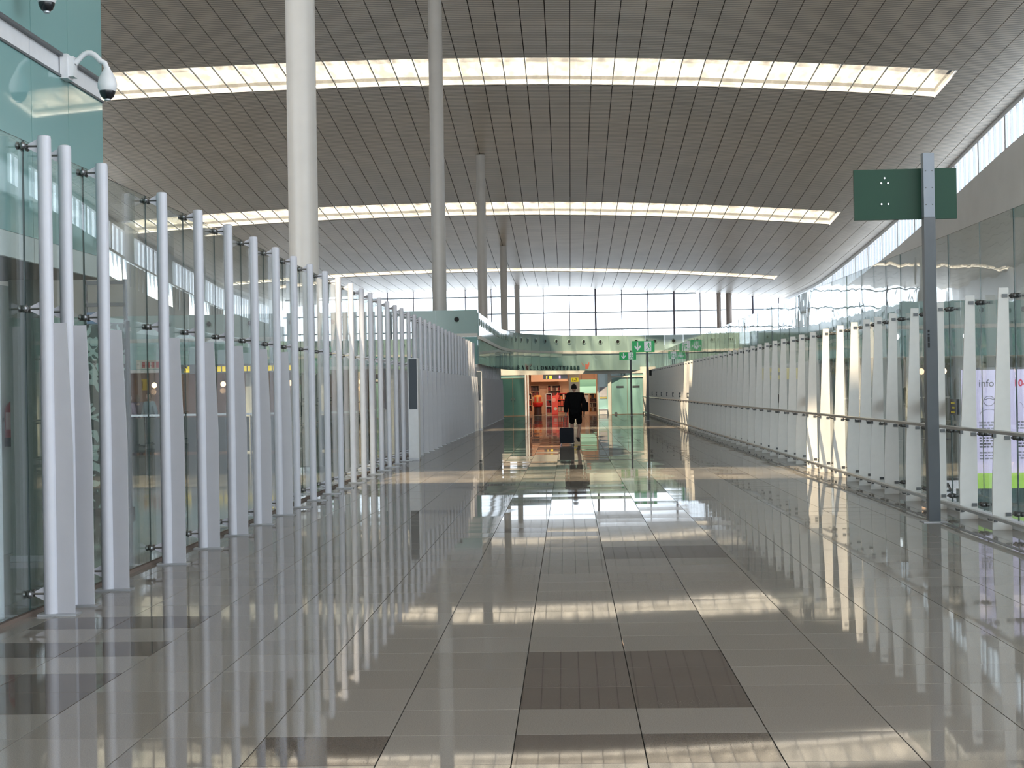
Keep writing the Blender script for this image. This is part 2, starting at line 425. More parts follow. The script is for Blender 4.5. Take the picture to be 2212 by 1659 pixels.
edges = [CEIL_Y0] + [v for s in SLOTS for v in s] + [CEIL_Y1]
for a in range(0, len(edges), 2): segs.append((edges[a], edges[a+1]))
for y0, y1 in segs:
    for k in range(KMIN, KMAX+1, 7):
        strip(roof, JX0+PW*k, JX0+PW*min(k+7, KMAX+1), y0, y1, 0.35, 0.55)
for y0, y1 in SLOTS:
    strip(roof, JX0+PW*(SL_K1+1), JX0+PW*(KMAX+1), y0, y1, 0.35, 0.55)
part('roof_deck', roof, MT['roof'], ceiling, smooth=False)
rear = MB()
for y0, y1 in segs:
    if y1 > 60: continue
    for k in range(KMIN, KMAX+1): strip(rear, JX0+PW*k+0.025, JX0+PW*(k+1)-0.025, y0, y1, 0.0, 0.05, step=6)
ro = part('overhead_panels', rear, MT['ceil'], ceiling, smooth=False); tag(ro, None, None, None, 'stuff')
for y0, y1 in segs:
    if y1 <= 60: continue
    for k in range(KMIN, KMAX+1):
        mb = MB(); strip(mb, JX0+PW*k+0.022, JX0+PW*(k+1)-0.022, y0, y1, 0.0, 0.05)
        part('ceiling_panel', mb, MT['ceil'], ceiling, smooth=False)
for y0, y1 in SLOTS:
    for k in range(SL_K1+1, KMAX+1):
        mb = MB(); strip(mb, JX0+PW*k+0.022, JX0+PW*(k+1)-0.022, y0, y1, 0.0, 0.05)
        part('ceiling_panel', mb, MT['ceil'], ceiling, smooth=False)
# skylights: transverse slots with diffusing panes, bars at the strip joints and white upstands
UPH = 1.9
for si, (y0, y1) in enumerate(SLOTS):
    w = struct('window_%d' % (si+4), (0, (y0+y1)/2, 18), 'glowing skylight slot across the ceiling, %s along the hall' % ordinal(si+1))
    up = MB()
    xa, xb = JX0+PW*KMIN, JX0+PW*(SL_K1+1)
    n = 18
    for i in range(n):
        x0_, x1_ = xa+(xb-xa)*i/n, xa+(xb-xa)*(i+1)/n
        for yy in (y0, y1):
            t = 0.04 if yy == y0 else -0.04
            up.add([(x0_,yy,CH(x0_,yy)),(x1_,yy,CH(x1_,yy)),(x1_,yy,CH(x1_,yy)+UPH),(x0_,yy,CH(x0_,yy)+UPH),
                    (x0_,yy-t,CH(x0_,yy)),(x1_,yy-t,CH(x1_,yy)),(x1_,yy-t,CH(x1_,yy)+UPH),(x0_,yy-t,CH(x0_,yy)+UPH)],
                   [(0,1,2,3),(7,6,5,4),(0,4,5,1),(3,2,6,7)])
    up.add([(xb,y0,CH(xb,y0)),(xb,y1,CH(xb,y1)),(xb,y1,CH(xb,y1)+UPH),(xb,y0,CH(xb,y0)+UPH)], [(0,1,2,3)])
    part('upstand', up, MT['white'], w, smooth=False)
    if si < 3:
        pm = MB(); bars = MB()
        for k in range(KMIN, SL_K1+1):
            strip(pm, JX0+PW*k+0.03, JX0+PW*(k+1)-0.03, y0, y1, 0.14, 0.15, step=6)
            strip(bars, JX0+PW*k-0.028, JX0+PW*k+0.028, y0, y1, 0.05, 0.13, step=6)
        tag(part('diffuser_panes', pm, MT['sky'], w, smooth=False), None, None, None, 'stuff')
        tag(part('glazing_bars', bars, MT['ledge'], w, smooth=False), None, None, None, 'stuff')
    else:
        for k in range(KMIN, SL_K1+1):
            pm = MB(); strip(pm, JX0+PW*k+0.03, JX0+PW*(k+1)-0.03, y0+0.02, y1-0.02, 0.14, 0.15, step=6)
            part('pane', pm, MT['sky'], w, smooth=False)
            b = MB(); strip(b, JX0+PW*k-0.028, JX0+PW*k+0.028, y0, y1, 0.05, 0.13, step=6)
            part('glazing_bar', b, MT['ledge'], w, smooth=False)

# ================================================================ FAR WINDOW WALL
wy = 186.0
fw = struct('window_1', (0, wy, 0), 'bright glazed window wall closing the far end of the hall')
mx0 = 3.3; msp = 3.03
kk = list(range(-11, 8))
for k in kk:
    x = mx0+msp*k; wdt = 0.11 if k % 3 == 0 else 0.05
    part('mullion', MB().box(x-wdt, x+wdt, wy-0.25, wy+0.05, 3.0, CH(x, wy)), MT['mull'], fw, smooth=False)
levels = [3.0, 4.5, 6.5, 8.5, 10.5, 12.5]
for h in levels[1:]:
    x1_ = 25 if h < 11 else (15 if h > 12 else 25)
    part('transom', MB().box(-33, x1_, wy-0.1, wy+0.05, h-0.07, h+0.07), MT['trans'], fw, smooth=False)
for k in range(-11, 7):
    xa, xb = mx0+msp*k+0.06, mx0+msp*(k+1)-0.06
    for li in range(2, len(levels)):
        z0 = levels[li]+0.08
        if li+1 < len(levels): z1a = z1b = levels[li+1]-0.08
        else: z1a, z1b = CH(xa, wy), CH(xb, wy)
        z1a = min(z1a, CH(xa, wy)); z1b = min(z1b, CH(xb, wy))
        if z1a <= z0+0.1 or z1b <= z0+0.1: continue
        part('pane', MB().prism([(xa,z0),(xb,z0),(xb,z1b),(xa,z1a)], wy-0.02, wy+0.0, 'XZ'), MT['pane'], fw, smooth=False)
o = MB().box(-34.5, 25.6, wy-0.1, wy+0.2, 0, 6.4).build('wall_far', MT['wallwhite']); tag(o, 'pale wall below the far window', None, None, 'structure')

# ================================================================ CLERESTORIES AND SIDE WALLS
WALL_Y0 = 14
def clerestory(name, X, lab, sgn):
    w = struct(name, (X, 100, 0), lab)
    y = float(WALL_Y0); i = 0
    drop = 0.25 if sgn > 0 else 2.6
    def ct(y): return CH(X, y)-drop
    while y < 184:
        big = (i % 5 == 0)
        t = 0.28 if big else 0.05
        part('mullion', MB().prism([(y-t/2, ct(y)-1.95),(y+t/2, ct(y)-1.95),(y+t/2, ct(y)),(y-t/2, ct(y))], X-0.08, X+0.08, 'YZ'), MT['white'], w, smooth=False)
        y2 = y+1.2
        solid = sgn < 0 and (i % 12) >= 7
        part('blind_panel' if solid else 'pane', MB().prism([(y+t/2, ct(y)-1.9),(y2-0.025, ct(y2)-1.9),(y2-0.025, ct(y2)-0.03),(y+t/2, ct(y)-0.03)], X-0.01, X+0.01, 'YZ'), MT['wallwhite'] if solid else MT['pane'], w, smooth=False)
        y = y2; i += 1
    hd = MB(); wl = MB()
    yy = [-40+i*6 for i in range(39)]; yy = [v for v in yy if v < 187]+[187]
    for a, b in zip(yy[:-1], yy[1:]):
        hd.prism([(a, ct(a)), (b, ct(b)), (b, CH(X, b)+0.5), (a, CH(X, a)+0.5)], X-0.12, X+0.12, 'YZ')
        if a >= WALL_Y0: wl.prism([(a, 0), (b, 0), (b, ct(b)-1.95), (a, ct(a)-1.95)], X-0.15, X+0.15, 'YZ')
    part('head_beam', hd, MT['white'], w, smooth=False)
    return wl
wl = clerestory('window_2', 25.2, 'high clerestory windows under the ceiling edge on the right', 1)
o = wl.build('wall_right', MT['wallwhite']); tag(o, 'white wall below the right clerestory windows', None, None, 'structure')
wl = clerestory('window_3', -34.3, 'high clerestory windows of the left hall', -1)
o = wl.build('wall_left', MT['wallwhite']); tag(o, 'white wall of the left hall', None, None, 'structure')

# ================================================================ COLUMNS
COLS = [('nearest and widest tall white column behind the glass posts', -5.6, 33.95), ('second tall white column beyond the widest one', -5.6, 70.1),
        ('third tall white column whose top meets the ceiling left of centre', -5.6, 106.1), ('fourth tall white column, its foot behind the curved green fascia', -5.6, 142.1),
        ('farthest slim white column in front of the far window, left side', -5.6, 179.5)]
for lb, x, y in COLS:
    t = thing('column', (x, y, 0), lb, 'column', 'row of tall white columns')
    h = CH(x, y)-0.02
    part('shaft', MB().lathe((x, y, 0), [(0.315, 0), (0.315, h*0.35), (0.315, h*0.7), (0.31, h)], 32), MT['column'], t)
    part('foot_ring', MB().lathe((x, y, 0), [(0.36, 0), (0.36, 0.08), (0.325, 0.1)], 32), MT['steel'], t)
for lb, x, r in (('slimmer of the twin dark steel columns before the far window', 17.3, 0.26), ('thicker of the twin dark steel columns before the far window', 18.45, 0.36)):
    t = thing('steel_column', (x, 183, 0), lb, 'column', 'twin steel columns')
    part('shaft', MB().lathe((x, 183, 0), [(r, 0), (r, 6), (r, CH(x, 183)-0.03)], 24), pmat('bronze_column', (0.30, 0.25, 0.22), 0.25, metal=0.5), t)
    part('foot_ring', MB().lathe((x, 183, 0), [(r+0.06, 0), (r+0.06, 0.1), (r, 0.12)], 24), MT['steel'], t)

# ================================================================ LEFT GLASS PARTITION
POSTX = -3.935
PY = [11.95,12.44,13.44,15.45,16.97,18.48,19.99,21.5,22.92,24.38,25.9,27.38,28.95,30.45,31.83,33.37,34.83,36.36,37.83,39.45,41.0,42.6,44.05,45.5,47.0,48.5]
while PY[-1] < 92: PY.append(PY[-1]+1.5)
me_tube = MB().lathe((0,0,0), [(0.052,0.016),(0.052,1.2),(0.052,2.4),(0.052,3.6),(0.048,3.625),(0.03,3.632)], 20).mesh('tube', MT['post'])
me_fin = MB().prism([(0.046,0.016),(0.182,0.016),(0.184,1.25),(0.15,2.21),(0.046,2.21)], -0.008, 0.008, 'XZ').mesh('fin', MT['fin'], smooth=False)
me_base = MB().box(-0.09,0.21,-0.07,0.07,0.0,0.016).mesh('base_plate', MT['plate'], smooth=False)
def clamp_mb(h):
    c = MB()
    c.tube([(-0.05,0,h),(-0.215,0,h)], 0.011, 8)
    c.tube([(-0.135,-0.055,h),(-0.135,0.055,h)], 0.010, 8)
    for y in (-0.05, 0.05):
        c.lathe((0,y,h), [(0.026,-0.158),(0.03,-0.15),(0.03,-0.14),(0.02,-0.128)], 10, axis='X')
        c.lathe((0,y,h), [(0.02,-0.20),(0.03,-0.192),(0.03,-0.182),(0.026,-0.175)], 10, axis='X')
    return c
CLAMPS = (3.55, 2.32, 0.165)
me_clamp = [clamp_mb(h).mesh('clamp', MT['clampsteel']) for h in CLAMPS]
me_brk = [MB().prism([(-0.045,h-0.055),(-0.12,h-0.018),(-0.12,h+0.018),(-0.045,h+0.055)], -0.007, 0.007, 'XZ').mesh('bracket', MT['post'], smooth=False) for h in CLAMPS]
for n, y in enumerate(PY):
    fin = y < 22 or y > 39
    lab = ('white tube post with grey tapered fin, %s post from the left along the glass partition' if fin else
           'bare white tube post without fin, %s post from the left along the glass partition') % ordinal(n+1)
    t = thing('partition_post', (POSTX, y, 0), lab, 'post', 'posts of the left glass partition')
    inst('tube', me_tube, t, (POSTX, y, 0)); inst('base_plate', me_base, t, (POSTX, y, 0))
    if fin: inst('fin', me_fin, t, (POSTX, y, 0))
    for a in range(3):
        inst('clamp', me_clamp[a], t, (POSTX, y, 0)); inst('bracket', me_brk[a], t, (POSTX, y, 0))
t = thing('gate_post', (-4.27, 11.72, 0), 'white tube post at the very left edge, behind the glass', 'post')
part('tube', MB().lathe((-4.27,11.72,0), [(0.055,0.012),(0.055,2.0),(0.055,3.3),(0.05,3.33)], 20), MT['post'], t)
part('base_plate', MB().box(-4.36,-4.18,11.63,11.81,0,0.012), MT['plate'], t, smooth=False)
gp = thing('glass_partition', (XL, 50, 0), 'tall clear frameless glass partition along the left posts', 'glass wall')
seams = [8.9, 10.45] + [y for y in PY if abs(y-12.44) > 0.01]
def pane(mb, X, y0, y1, z0, z1, t=0.012):
    a = t/2
    mb.add([(X-a,y0,z0),(X-a,y1,z0),(X-a,y1,z1),(X-a,y0,z1)], [(0,1,2,3)], 0)
    mb.add([(X+a,y0,z0),(X+a,y1,z0),(X+a,y1,z1),(X+a,y0,z1)], [(0,1,2,3)], 0)
    v = [(X-a,y0,z0),(X+a,y0,z0),(X+a,y1,z0),(X-a,y1,z0),(X-a,y0,z1),(X+a,y0,z1),(X+a,y1,z1),(X-a,y1,z1)]
    mb.add(v, [(0,1,5,4),(1,2,3,0),(2,6,7,3),(4,5,6,7)], 1)
for a, b in zip(seams[:-1], seams[1:]):
    mb = MB(); pane(mb, XL, a+0.006, b-0.006, 0.04, 3.6); part('pane', mb, [MT['glass'], MT['edge']], gp, smooth=False)
part('floor_channel', MB().box(XL-0.02, XL+0.02, 8.9, PY[-1], 0, 0.03), MT['brown'], gp, smooth=False)

def totem(y, lab):
    t = thing('information_totem', (-3.74, y, 0), lab, 'totem', 'slim totems among the posts')
    part('body', MB().box(-3.86,-3.62,y,y+0.45,0,2.45), MT['white'], t, smooth=False)
    part('screen', MB().box(-3.84,-3.645,y-0.012,y+0.002,1.22,2.43), MT['screen'], t, smooth=False)
    part('plinth', MB().box(-3.87,-3.61,y-0.01,y+0.46,0,0.05), MT['plate'], t, smooth=False)
totem(38.35, 'slim white totem with dark upper screen, nearer of the two among the posts')
totem(66.75, 'slim white totem with dark upper screen, farther one among distant posts')

# ================================================================ RIGHT GLASS WALL
FY = [13.3,14.85,16.4,17.94,19.42,21.0,22.5,24.0,25.1,26.1,27.2,28.6,30.2,31.8,33.3,34.6]
while FY[-1] < 99.5: FY.append(FY[-1]+1.5)
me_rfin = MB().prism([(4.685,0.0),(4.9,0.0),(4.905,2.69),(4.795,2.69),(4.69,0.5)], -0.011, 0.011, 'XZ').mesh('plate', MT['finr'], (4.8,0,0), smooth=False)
def rclamp(h):
    c = MB()
    c.tube([(4.86,0,h),(5.09,0,h)], 0.011, 8); c.tube([(4.94,-0.055,h),(4.94,0.055,h)], 0.010, 8)
    for y in (-0.05,0.05):
        c.lathe((0,y,h), [(0.02,4.935),(0.03,4.95),(0.03,4.96),(0.026,4.97)], 10, axis='X')
        c.lathe((0,y,h), [(0.026,4.99),(0.03,5.0),(0.03,5.01),(0.02,5.03)], 10, axis='X')
    c.box(4.83,4.89,-0.02,0.02,h-0.02,h+0.02)
    return c
me_rcl = [rclamp(h).mesh('clamp', MT['darksteel'], (4.8,0,0)) for h in (2.6,1.02,0.17)]
for n, y in enumerate(FY):
    t = thing('wall_fin', (4.8, y, 0), 'tapered grey fin plate, %s counting away from the right edge along the glass wall' % ordinal(n+1), 'fin', 'fins of the right glass wall')
    inst('plate', me_rfin, t, (4.8, y, 0))
    for me in me_rcl: inst('clamp', me, t, (4.8, y, 0))
rg = thing('glass_wall', (XR, 50, 0), 'tall clear glass wall standing behind the grey fins on the right', 'glass wall')
rs = [9.0, 10.4, 11.8] + FY + [101.0]
for a, b in zip(rs[:-1], rs[1:]):
    mb = MB(); tw = random.uniform(-0.004, 0.004)
    pane(mb, XR+tw, a+0.007, b-0.007, 0.05, 3.57); part('pane', mb, [MT['glassr'], MT['edge']], rg, smooth=False)
part('floor_channel', MB().box(XR-0.05, XR+0.05, 9, 101, 0, 0.09), MT['white'], rg, smooth=False)
def rail(name, h, lab, z0, z1):
    t = thing(name, (4.64, 50, h), lab, 'rail')
    mb = MB(); mb.prism([(4.605,h-0.02),(4.665,h-0.02),(4.665,h+0.012),(4.65,h+0.02),(4.62,h+0.02),(4.605,h+0.012)], z0, z1, 'XZ')
    part('bar', mb, MT['steel'], t, smooth=False)
    mbk = MB().tube([(4.64,0,h-0.02),(4.64,0,h-0.05),(4.72,0,h-0.055)], 0.009, 6).box(4.70,4.735,-0.03,0.03,h-0.075,h-0.035)
    me = mbk.mesh('bracket', MT['darksteel'], (4.64,0,h))
    for y in FY: inst('bracket', me, t, (4.64, y, h))
rail('handrail', 1.10, 'brushed steel handrail at hip height along the right glass wall', 9, 100.5)
rail('kick_rail', 0.16, 'low steel kick rail just above the floor along the right glass wall', 9, 100.5)
# black notices stuck on the right glass
def notice(y, h, lab, ink):
    t = thing('glass_notice', (4.955, y, h), lab, 'notice', 'black notices on the right glass')
    part('plaque', MB().box(4.953,4.963,y,y+0.36,h-0.1,h+0.1), MT['blackg'], t, smooth=False)
    mb = MB()
    for k in range(3): mb.box(4.951,4.954,y+0.08,y+0.28-0.06*(k % 2),h+0.05-0.06*k-0.012,h+0.05-0.06*k+0.012)
    part('lettering', mb, ink, t, smooth=False)
INK_Y = pmat('yellow_ink', (0.75,0.6,0.05), 0.5); INK_W = pmat('white_ink', (0.7,0.7,0.7), 0.5)
for y, lab, ink in ((20.62,'black notice with yellow lettering on the glass right of the grey sign pole',INK_Y),(22.1,'black notice with white lettering on the glass left of the grey sign pole',INK_W),
               (24.75,'black notice on the right glass, third from the right edge',INK_W),(30.9,'black notice on the right glass beside the sunlit fins',INK_Y),
               (32.9,'black notice on the right glass just beyond the sunlit fins',INK_W),(38.2,'farthest black notice on the right glass, above the handrail',INK_W)):
    notice(y, 1.33, lab, ink)

FN = [y for y in FY if 64 < y < 92][::3]
for k, y in enumerate(FN):
    t = thing('fin_notice', (4.82, y-0.02, 1.3), 'small grey square notice on the distant right fins, %s going away' % ordinal(k+1), 'notice', 'small notices on distant fins')
    part('plate', MB().box(4.755,4.875,y-0.022,y-0.0112,1.2,1.4), MT['polegrey'], t, smooth=False)
    part('pictogram', MB().box(4.785,4.845,y-0.024,y-0.022,1.25,1.35), MT['ledge'], t, smooth=False)
t = thing('wall_speaker', (4.72, 92.6, 2.4), 'small black box speaker fixed high at the far end of the right wall', 'speaker')
yk = min(FY, key=lambda v: abs(v-92.6))
part('cabinet', MB().box(4.70,4.84,yk-0.23,yk-0.0112,2.34,2.66), MT['black'], t, smooth=False)
part('grille', MB().box(4.64,4.70,yk-0.22,yk-0.02,2.35,2.65), pmat('speaker_cream',(0.6,0.55,0.4),0.5), t, smooth=False)

# ================================================================ CURVED FASCIA OVER THE SHOP
def polyline(pts, step):
    out = [Vector((pts[0][0], pts[0][1]))]; acc = 0
    P = [Vector((a, b)) for a, b in pts]
    L = [0]
    for i in range(1, len(P)): L.append(L[-1]+(P[i]-P[i-1]).length)
    n = max(1, round(L[-1]/step)); res = []
    for k in range(n+1):
        d = L[-1]*k/n
        for i in range(1, len(P)):
            if d <= L[i]+1e-6:
                t = (d-L[i-1])/max(1e-6, L[i]-L[i-1]); res.append(P[i-1].lerp(P[i], t)); break
    return res
def smoothpts(pts, n=8):
    out = []
    for i in range(len(pts)-1):
        p0 = Vector(pts[max(i-1,0)]); p1 = Vector(pts[i]); p2 = Vector(pts[i+1]); p3 = Vector(pts[min(i+2,len(pts)-1)])
        for k in range(n):
            t = k/n; out.append(tuple(0.5*((2*p1)+(-p0+p2)*t+(2*p0-5*p1+4*p2-p3)*t*t+(-p0+3*p1-3*p2+p3)*t**3)))
    out.append(tuple(pts[-1])); return out
def fascia(name, path, lab, step=1.2, z=(2.76,3.80,3.95,4.92), nozzles=True, ttop=0.06, lower='tealr'):
    w = struct(name, (path[0][0], path[0][1], 0), lab)
    pl = polyline(path, step)
    for i in range(len(pl)-1):
        a, b = pl[i], pl[i+1]; d = (b-a).normalized(); a2 = a+d*0.008; b2 = b-d*0.008
        part('upper_panel', MB().plate(a2, b2, z[2], z[3], ttop), MT['sage'], w, smooth=False)
        if lower: part('lower_panel', MB().plate(a2, b2, z[0], z[1]-0.005, 0.05), MT[lower], w, smooth=False)
        nrm = Vector((d.y, -d.x)); c = (a+b)/2 + nrm*(ttop/2)
        part('ledge', MB().plate(a2, b2, z[1], z[2], 0.14), MT['ledge'], w, smooth=False)
        if nozzles:
            zc = z[2]+(z[3]-z[2])*0.6
            ang = math.atan2(nrm.y, nrm.x)
            mb = MB()
            mb.lathe((0,0,0), [(0.155,0.0),(0.155,0.02),(0.11,0.03),(0.095,0.0)], 16, axis='X', mi=1)
            mb.lathe((0,0,0), [(0.095,0.004),(0.095,0.022)], 16, axis='X', mi=0)
            me = mb.mesh('air_nozzle', [MT['black'], MT['sage']])
            o = inst('air_nozzle', me, w, (c.x, c.y, zc)); o.rotation_euler = (0, 0, ang)
    return w
curve = smoothpts([(-3.75,67),(-3.7,73),(-3.66,80),(-3.55,86),(-3.1,91),(-1.9,95),(0.2,98),(3.0,99.6),(7,100.2),(10.6,99.0)])
fascia('wall_back', curve, 'curved sage green glass fascia above the shop entrance')
fascia('wall_hall_left', [(-30,67),(-3.77,67)], 'straight sage green fascia with air nozzles across the left hall', step=1.75, z=(2.75,3.9,4.05,5.03), lower='teal')
fascia('wall_hall_right', [(11.2,67),(24.9,67)], 'straight sage green fascia across the right hall', step=1.71, z=(2.75,3.9,4.05,5.03), lower='teal')
fascia('wall_return_right', [(11.2,98.5),(11.2,67)], 'sage green fascia returning along the right hall', step=1.75, z=(2.75,3.9,4.05,5.0), nozzles=False, lower='teal')

# ---------------- front under the fascia
fr = struct('wall_shop_front', (0, 100, 0), 'shop front wall with pale header band')
part('header', MB().box(-4.3,5.0,99.95,100.15,2.56,2.95), MT['ledge'], fr, smooth=False)
part('jamb', MB().box(-2.72,-2.62,99.9,100.2,0,2.56), MT['white'], fr, smooth=False)
part('jamb', MB().box(-2.56,-2.48,99.9,100.2,0,2.56), MT['white'], fr, smooth=False)
part('jamb', MB().box(1.80,1.86,99.9,100.2,0,2.56), MT['ledge'], fr, smooth=False)
part('jamb', MB().box(2.46,2.66,99.9,100.2,0,2.56), MT['ledge'], fr, smooth=False)
part('jamb', MB().box(4.66,5.0,99.9,100.2,0,2.56), MT['ledge'], fr, smooth=False)
part('glass_panel', MB().box(1.86,2.46,100.0,100.05,0,2.56), MT['teal'], fr, smooth=False)
part('transom', MB().box(2.66,4.66,99.95,100.15,2.30,2.42), MT['ledge'], fr, smooth=False)
part('transom_panel', MB().box(2.66,4.66,100.0,100.1,2.42,2.56), MT['teal'], fr, smooth=False)
part('side_panel', MB().box(-4.3,-2.72,100.0,100.1,2.38,2.56), MT['teal'], fr, smooth=False)
d1 = struct('door_1', (-3.45,100,0), 'dark green double door left of the shop')
for xa, xb in ((-4.25,-3.5),(-3.48,-2.74)):
    l = part('leaf', MB().box(xa,xb,100.0,100.06,0.02,2.36), MT['teald'], d1, smooth=False)
    part('handle', MB().box(xb-0.12 if xa < -4 else xa+0.06, xb-0.06 if xa < -4 else xa+0.12, 99.95,100.0,1.0,1.12), MT['darksteel'], l, smooth=False)
d2 = struct('door_2', (3.66,100,0), 'pale teal double door right of the shop')
for xa, xb in ((2.68,3.66),(3.68,4.64)):
    l = part('leaf', MB().box(xa,xb,100.0,100.06,0.02,2.3), MT['teal'], d2, smooth=False)
    part('sign_plate', MB().box(xa+0.32,xa+0.76,99.985,100.0,1.66,1.78), MT['darksteel'], l, smooth=False)
part('door_stop', MB().box(2.85,3.02,99.9,100.0,0.0,0.14), MT['darksteel'], d2, smooth=False)
o = MB().box(1.9,2.4,99.7,99.98,0.02,0.32); t = thing('low_cabinet', (2.15,99.84,0), 'low white cabinet against green glass right of the shop', 'cabinet')
part('body', o, MT['white'], t, smooth=False); part('top', MB().box(1.88,2.44,99.66,99.99,0.32,0.36), MT['signwhite'], t, smooth=False)
t = thing('poster', (2.16,99.98,1.0), 'grey poster with yellow strip on the green glass panel', 'poster')
part('sheet', MB().box(1.92,2.40,99.975,99.99,1.12,1.72), pmat('poster_grey',(0.42,0.42,0.47),0.6), t, smooth=False)
part('strip', MB().box(1.94,2.40,99.972,99.99,1.0,1.10), pmat('poster_yellow',(0.42,0.36,0.12),0.6), t, smooth=False)

# shop name, standing letters
INKD = pmat('letter_dark', (0.02,0.05,0.055), 0.4)
ln = thing('shop_name', (-1.2,95,2.96), 'dark standing letters above the shop entrance', 'lettering')
def on_curve(X):
    for a, b in zip(curve[:-1], curve[1:]):
        if a[0] <= X <= b[0] and a[1] > 88:
            t = (X-a[0])/max(1e-6, b[0]-a[0]); return a[1]+(b[1]-a[1])*t, math.atan2(b[1]-a[1], b[0]-a[0])
    return 99.0, 0.0
word = 'BARCELONADUTYFREE'
for k, chx in enumerate(word):
    X = -3.0+k*0.218
    Yc, ang = on_curve(X+0.1); ang = min(ang, 0.9)
    me = text_mesh(chx, 0.37, 0.015, bold=0.010 if k >= 9 else 0.0); me.materials.clear(); me.materials.append(INKD)
    o = link('letter', me, ln, Vector((X+0.09*math.sin(ang), Yc-0.09*math.cos(ang)-0.2*math.sin(ang)*0.5, 2.80))); o.rotation_euler = (math.pi/2, 0, ang)
lg = thing('shop_emblem', (1.1,97.9,2.97), 'reddish two-stroke emblem beside the shop name', 'emblem')
RB = pmat('emblem_rust', (0.35,0.10,0.07), 0.5)
part('stroke', MB().prism([(1.05,2.84),(1.22,2.84),(1.30,3.09),(1.30,3.29),(1.18,3.12),(1.06,3.14)], 97.9, 97.95, 'XZ'), RB, lg, smooth=False)
part('stroke', MB().prism([(0.80,3.29),(0.86,3.12),(0.98,2.99),(0.94,3.10),(0.84,3.22)], 97.9, 97.95, 'XZ'), RB, lg, smooth=False)

# ================================================================ SHOP INTERIOR
PEACH = pmat('peach_wall', (0.82,0.54,0.38), 0.6)
shop = struct('wall_shop', (0,104,0), 'peach walls and ceiling inside the shop')
part('back_wall', MB().box(-4.2,4.9,108,108.2,0,3.0), PEACH, shop, smooth=False)
part('side_wall', MB().box(-4.3,-4.2,100.2,108.2,0,3.0), PEACH, shop, smooth=False)
part('side_wall', MB().box(4.9,5.0,100.2,108.2,0,3.0), PEACH, shop, smooth=False)
part('shop_ceiling', MB().box(-4.3,5.0,100.2,108.2,2.95,3.05), pmat('shop_ceiling',(0.35,0.25,0.2),0.7), shop, smooth=False)
part('partition', MB().box(-2.48,-0.05,106.2,106.35,2.15,2.95), PEACH, shop, smooth=False)
for i, (x, y) in enumerate([(-2.2,101.2),(-1.0,101.6),(0.0,101.4),(1.45,101.2),(-2.2,103.3),(-0.9,103.4),(0.9,103.3)]):
    t = thing('shop_downlight', (x,y,2.95), ['warm spot lamp in the shop ceiling at the left jamb','warm spot lamp over the dark hanging board','warm spot lamp left of the grey shop pillar','warm spot lamp above the green screen','warm lamp deep in the shop over the orange stand','warm lamp deep in the shop over the red shelves','warm lamp deep in the shop behind the pillar'][i], 'lamp', 'warm shop lamps')
    part('housing', MB().lathe((x,y,0), [(0.07,2.80),(0.075,2.95)], 12), MT['ledge'], t)
    part('bulb', MB().lathe((x,y,0), [(0.02,2.72),(0.055,2.75),(0.06,2.80)], 12), emat('warm_bulb',(1.0,0.78,0.58),5), t)
    ld = bpy.data.lights.new('shop_lamp_light', 'POINT'); ld.energy = 85; ld.color = (1.0,0.70,0.48); ld.shadow_soft_size = 0.03
    lo = bpy.data.objects.new('light', ld); COL.objects.link(lo); lo.parent = t; lo.location = (0.12,0.05,-0.045)
GOODS = [pmat('goods_%d' % i, c, 0.5) for i, c in enumerate([(0.30,0.02,0.02),(0.05,0.02,0.02),(0.45,0.08,0.04),(0.60,0.45,0.35),(0.16,0.05,0.03),(0.55,0.20,0.05),(0.7,0.65,0.6)])]
RED = pmat('red_display', (0.62,0.015,0.012), 0.4); PINK = pmat('pink_red_display', (0.85,0.12,0.10), 0.5); ORANGE = pmat('orange_display', (0.60,0.26,0.06), 0.5)
DARKB = pmat('dark_brown_shelf', (0.05,0.02,0.018), 0.5)
def shelf_unit(x0, x1, y, z0, z1, rows, lab, frame, depth=0.35, palette=(0,1,2,3,4,5)):
    t = thing('shelf_unit', ((x0+x1)/2, y, 0), lab, 'shelf', 'shelving in the shop')
    part('back_panel', MB().box(x0,x1,y+depth-0.03,y+depth,z0,z1), DARKB, t, smooth=False)
    part('side', MB().box(x0-0.04,x0,y,y+depth,0,z1), frame, t, smooth=False); part('side', MB().box(x1,x1+0.04,y,y+depth,0,z1), frame, t, smooth=False)
    if z0 > 0.2: part('cupboard', MB().box(x0,x1,y,y+depth,0,z0), frame, t, smooth=False)
    hh = (z1-z0)/rows
    for r in range(rows+1):
        part('board', MB().box(x0,x1,y,y+depth,z0+hh*r-0.015,z0+hh*r+0.015), frame, t, smooth=False)
    for r in range(rows):
        x = x0+0.02
        while x < x1-0.1:
            w = random.uniform(0.07,0.16); h = hh*random.uniform(0.5,0.85)
            part('boxed_goods', MB().box(x,min(x+w,x1-0.01),y+0.04,y+depth-0.06,z0+hh*r+0.015,z0+hh*r+0.015+h), GOODS[random.choice(palette)], t, smooth=False)
            x += w+random.uniform(0.01,0.04)
shelf_unit(-2.55,-2.0,107.6,1.15,1.9,2,'dark niche shelf of bottles behind the orange stand',PEACH,palette=(0,1,1,4))
shelf_unit(-1.38,-0.55,107.6,1.15,1.9,2,'wide dark niche shelf behind the red display',PEACH,palette=(0,1,1,4,3))
shelf_unit(-1.45,-1.12,103.6,0.1,1.36,3,'narrow red and white striped shelf tower',MT['white'],palette=(0,0,0))
shelf_unit(-0.70,-0.12,104.4,0.15,1.36,3,'low shelf of red goods beside the pink cutout',RED,palette=(0,2,3,4,5))
shelf_unit(-2.62,-2.42,104.0,0.2,1.4,3,'slim shelf of mixed goods at the left jamb',PEACH,palette=(2,3,5,0))
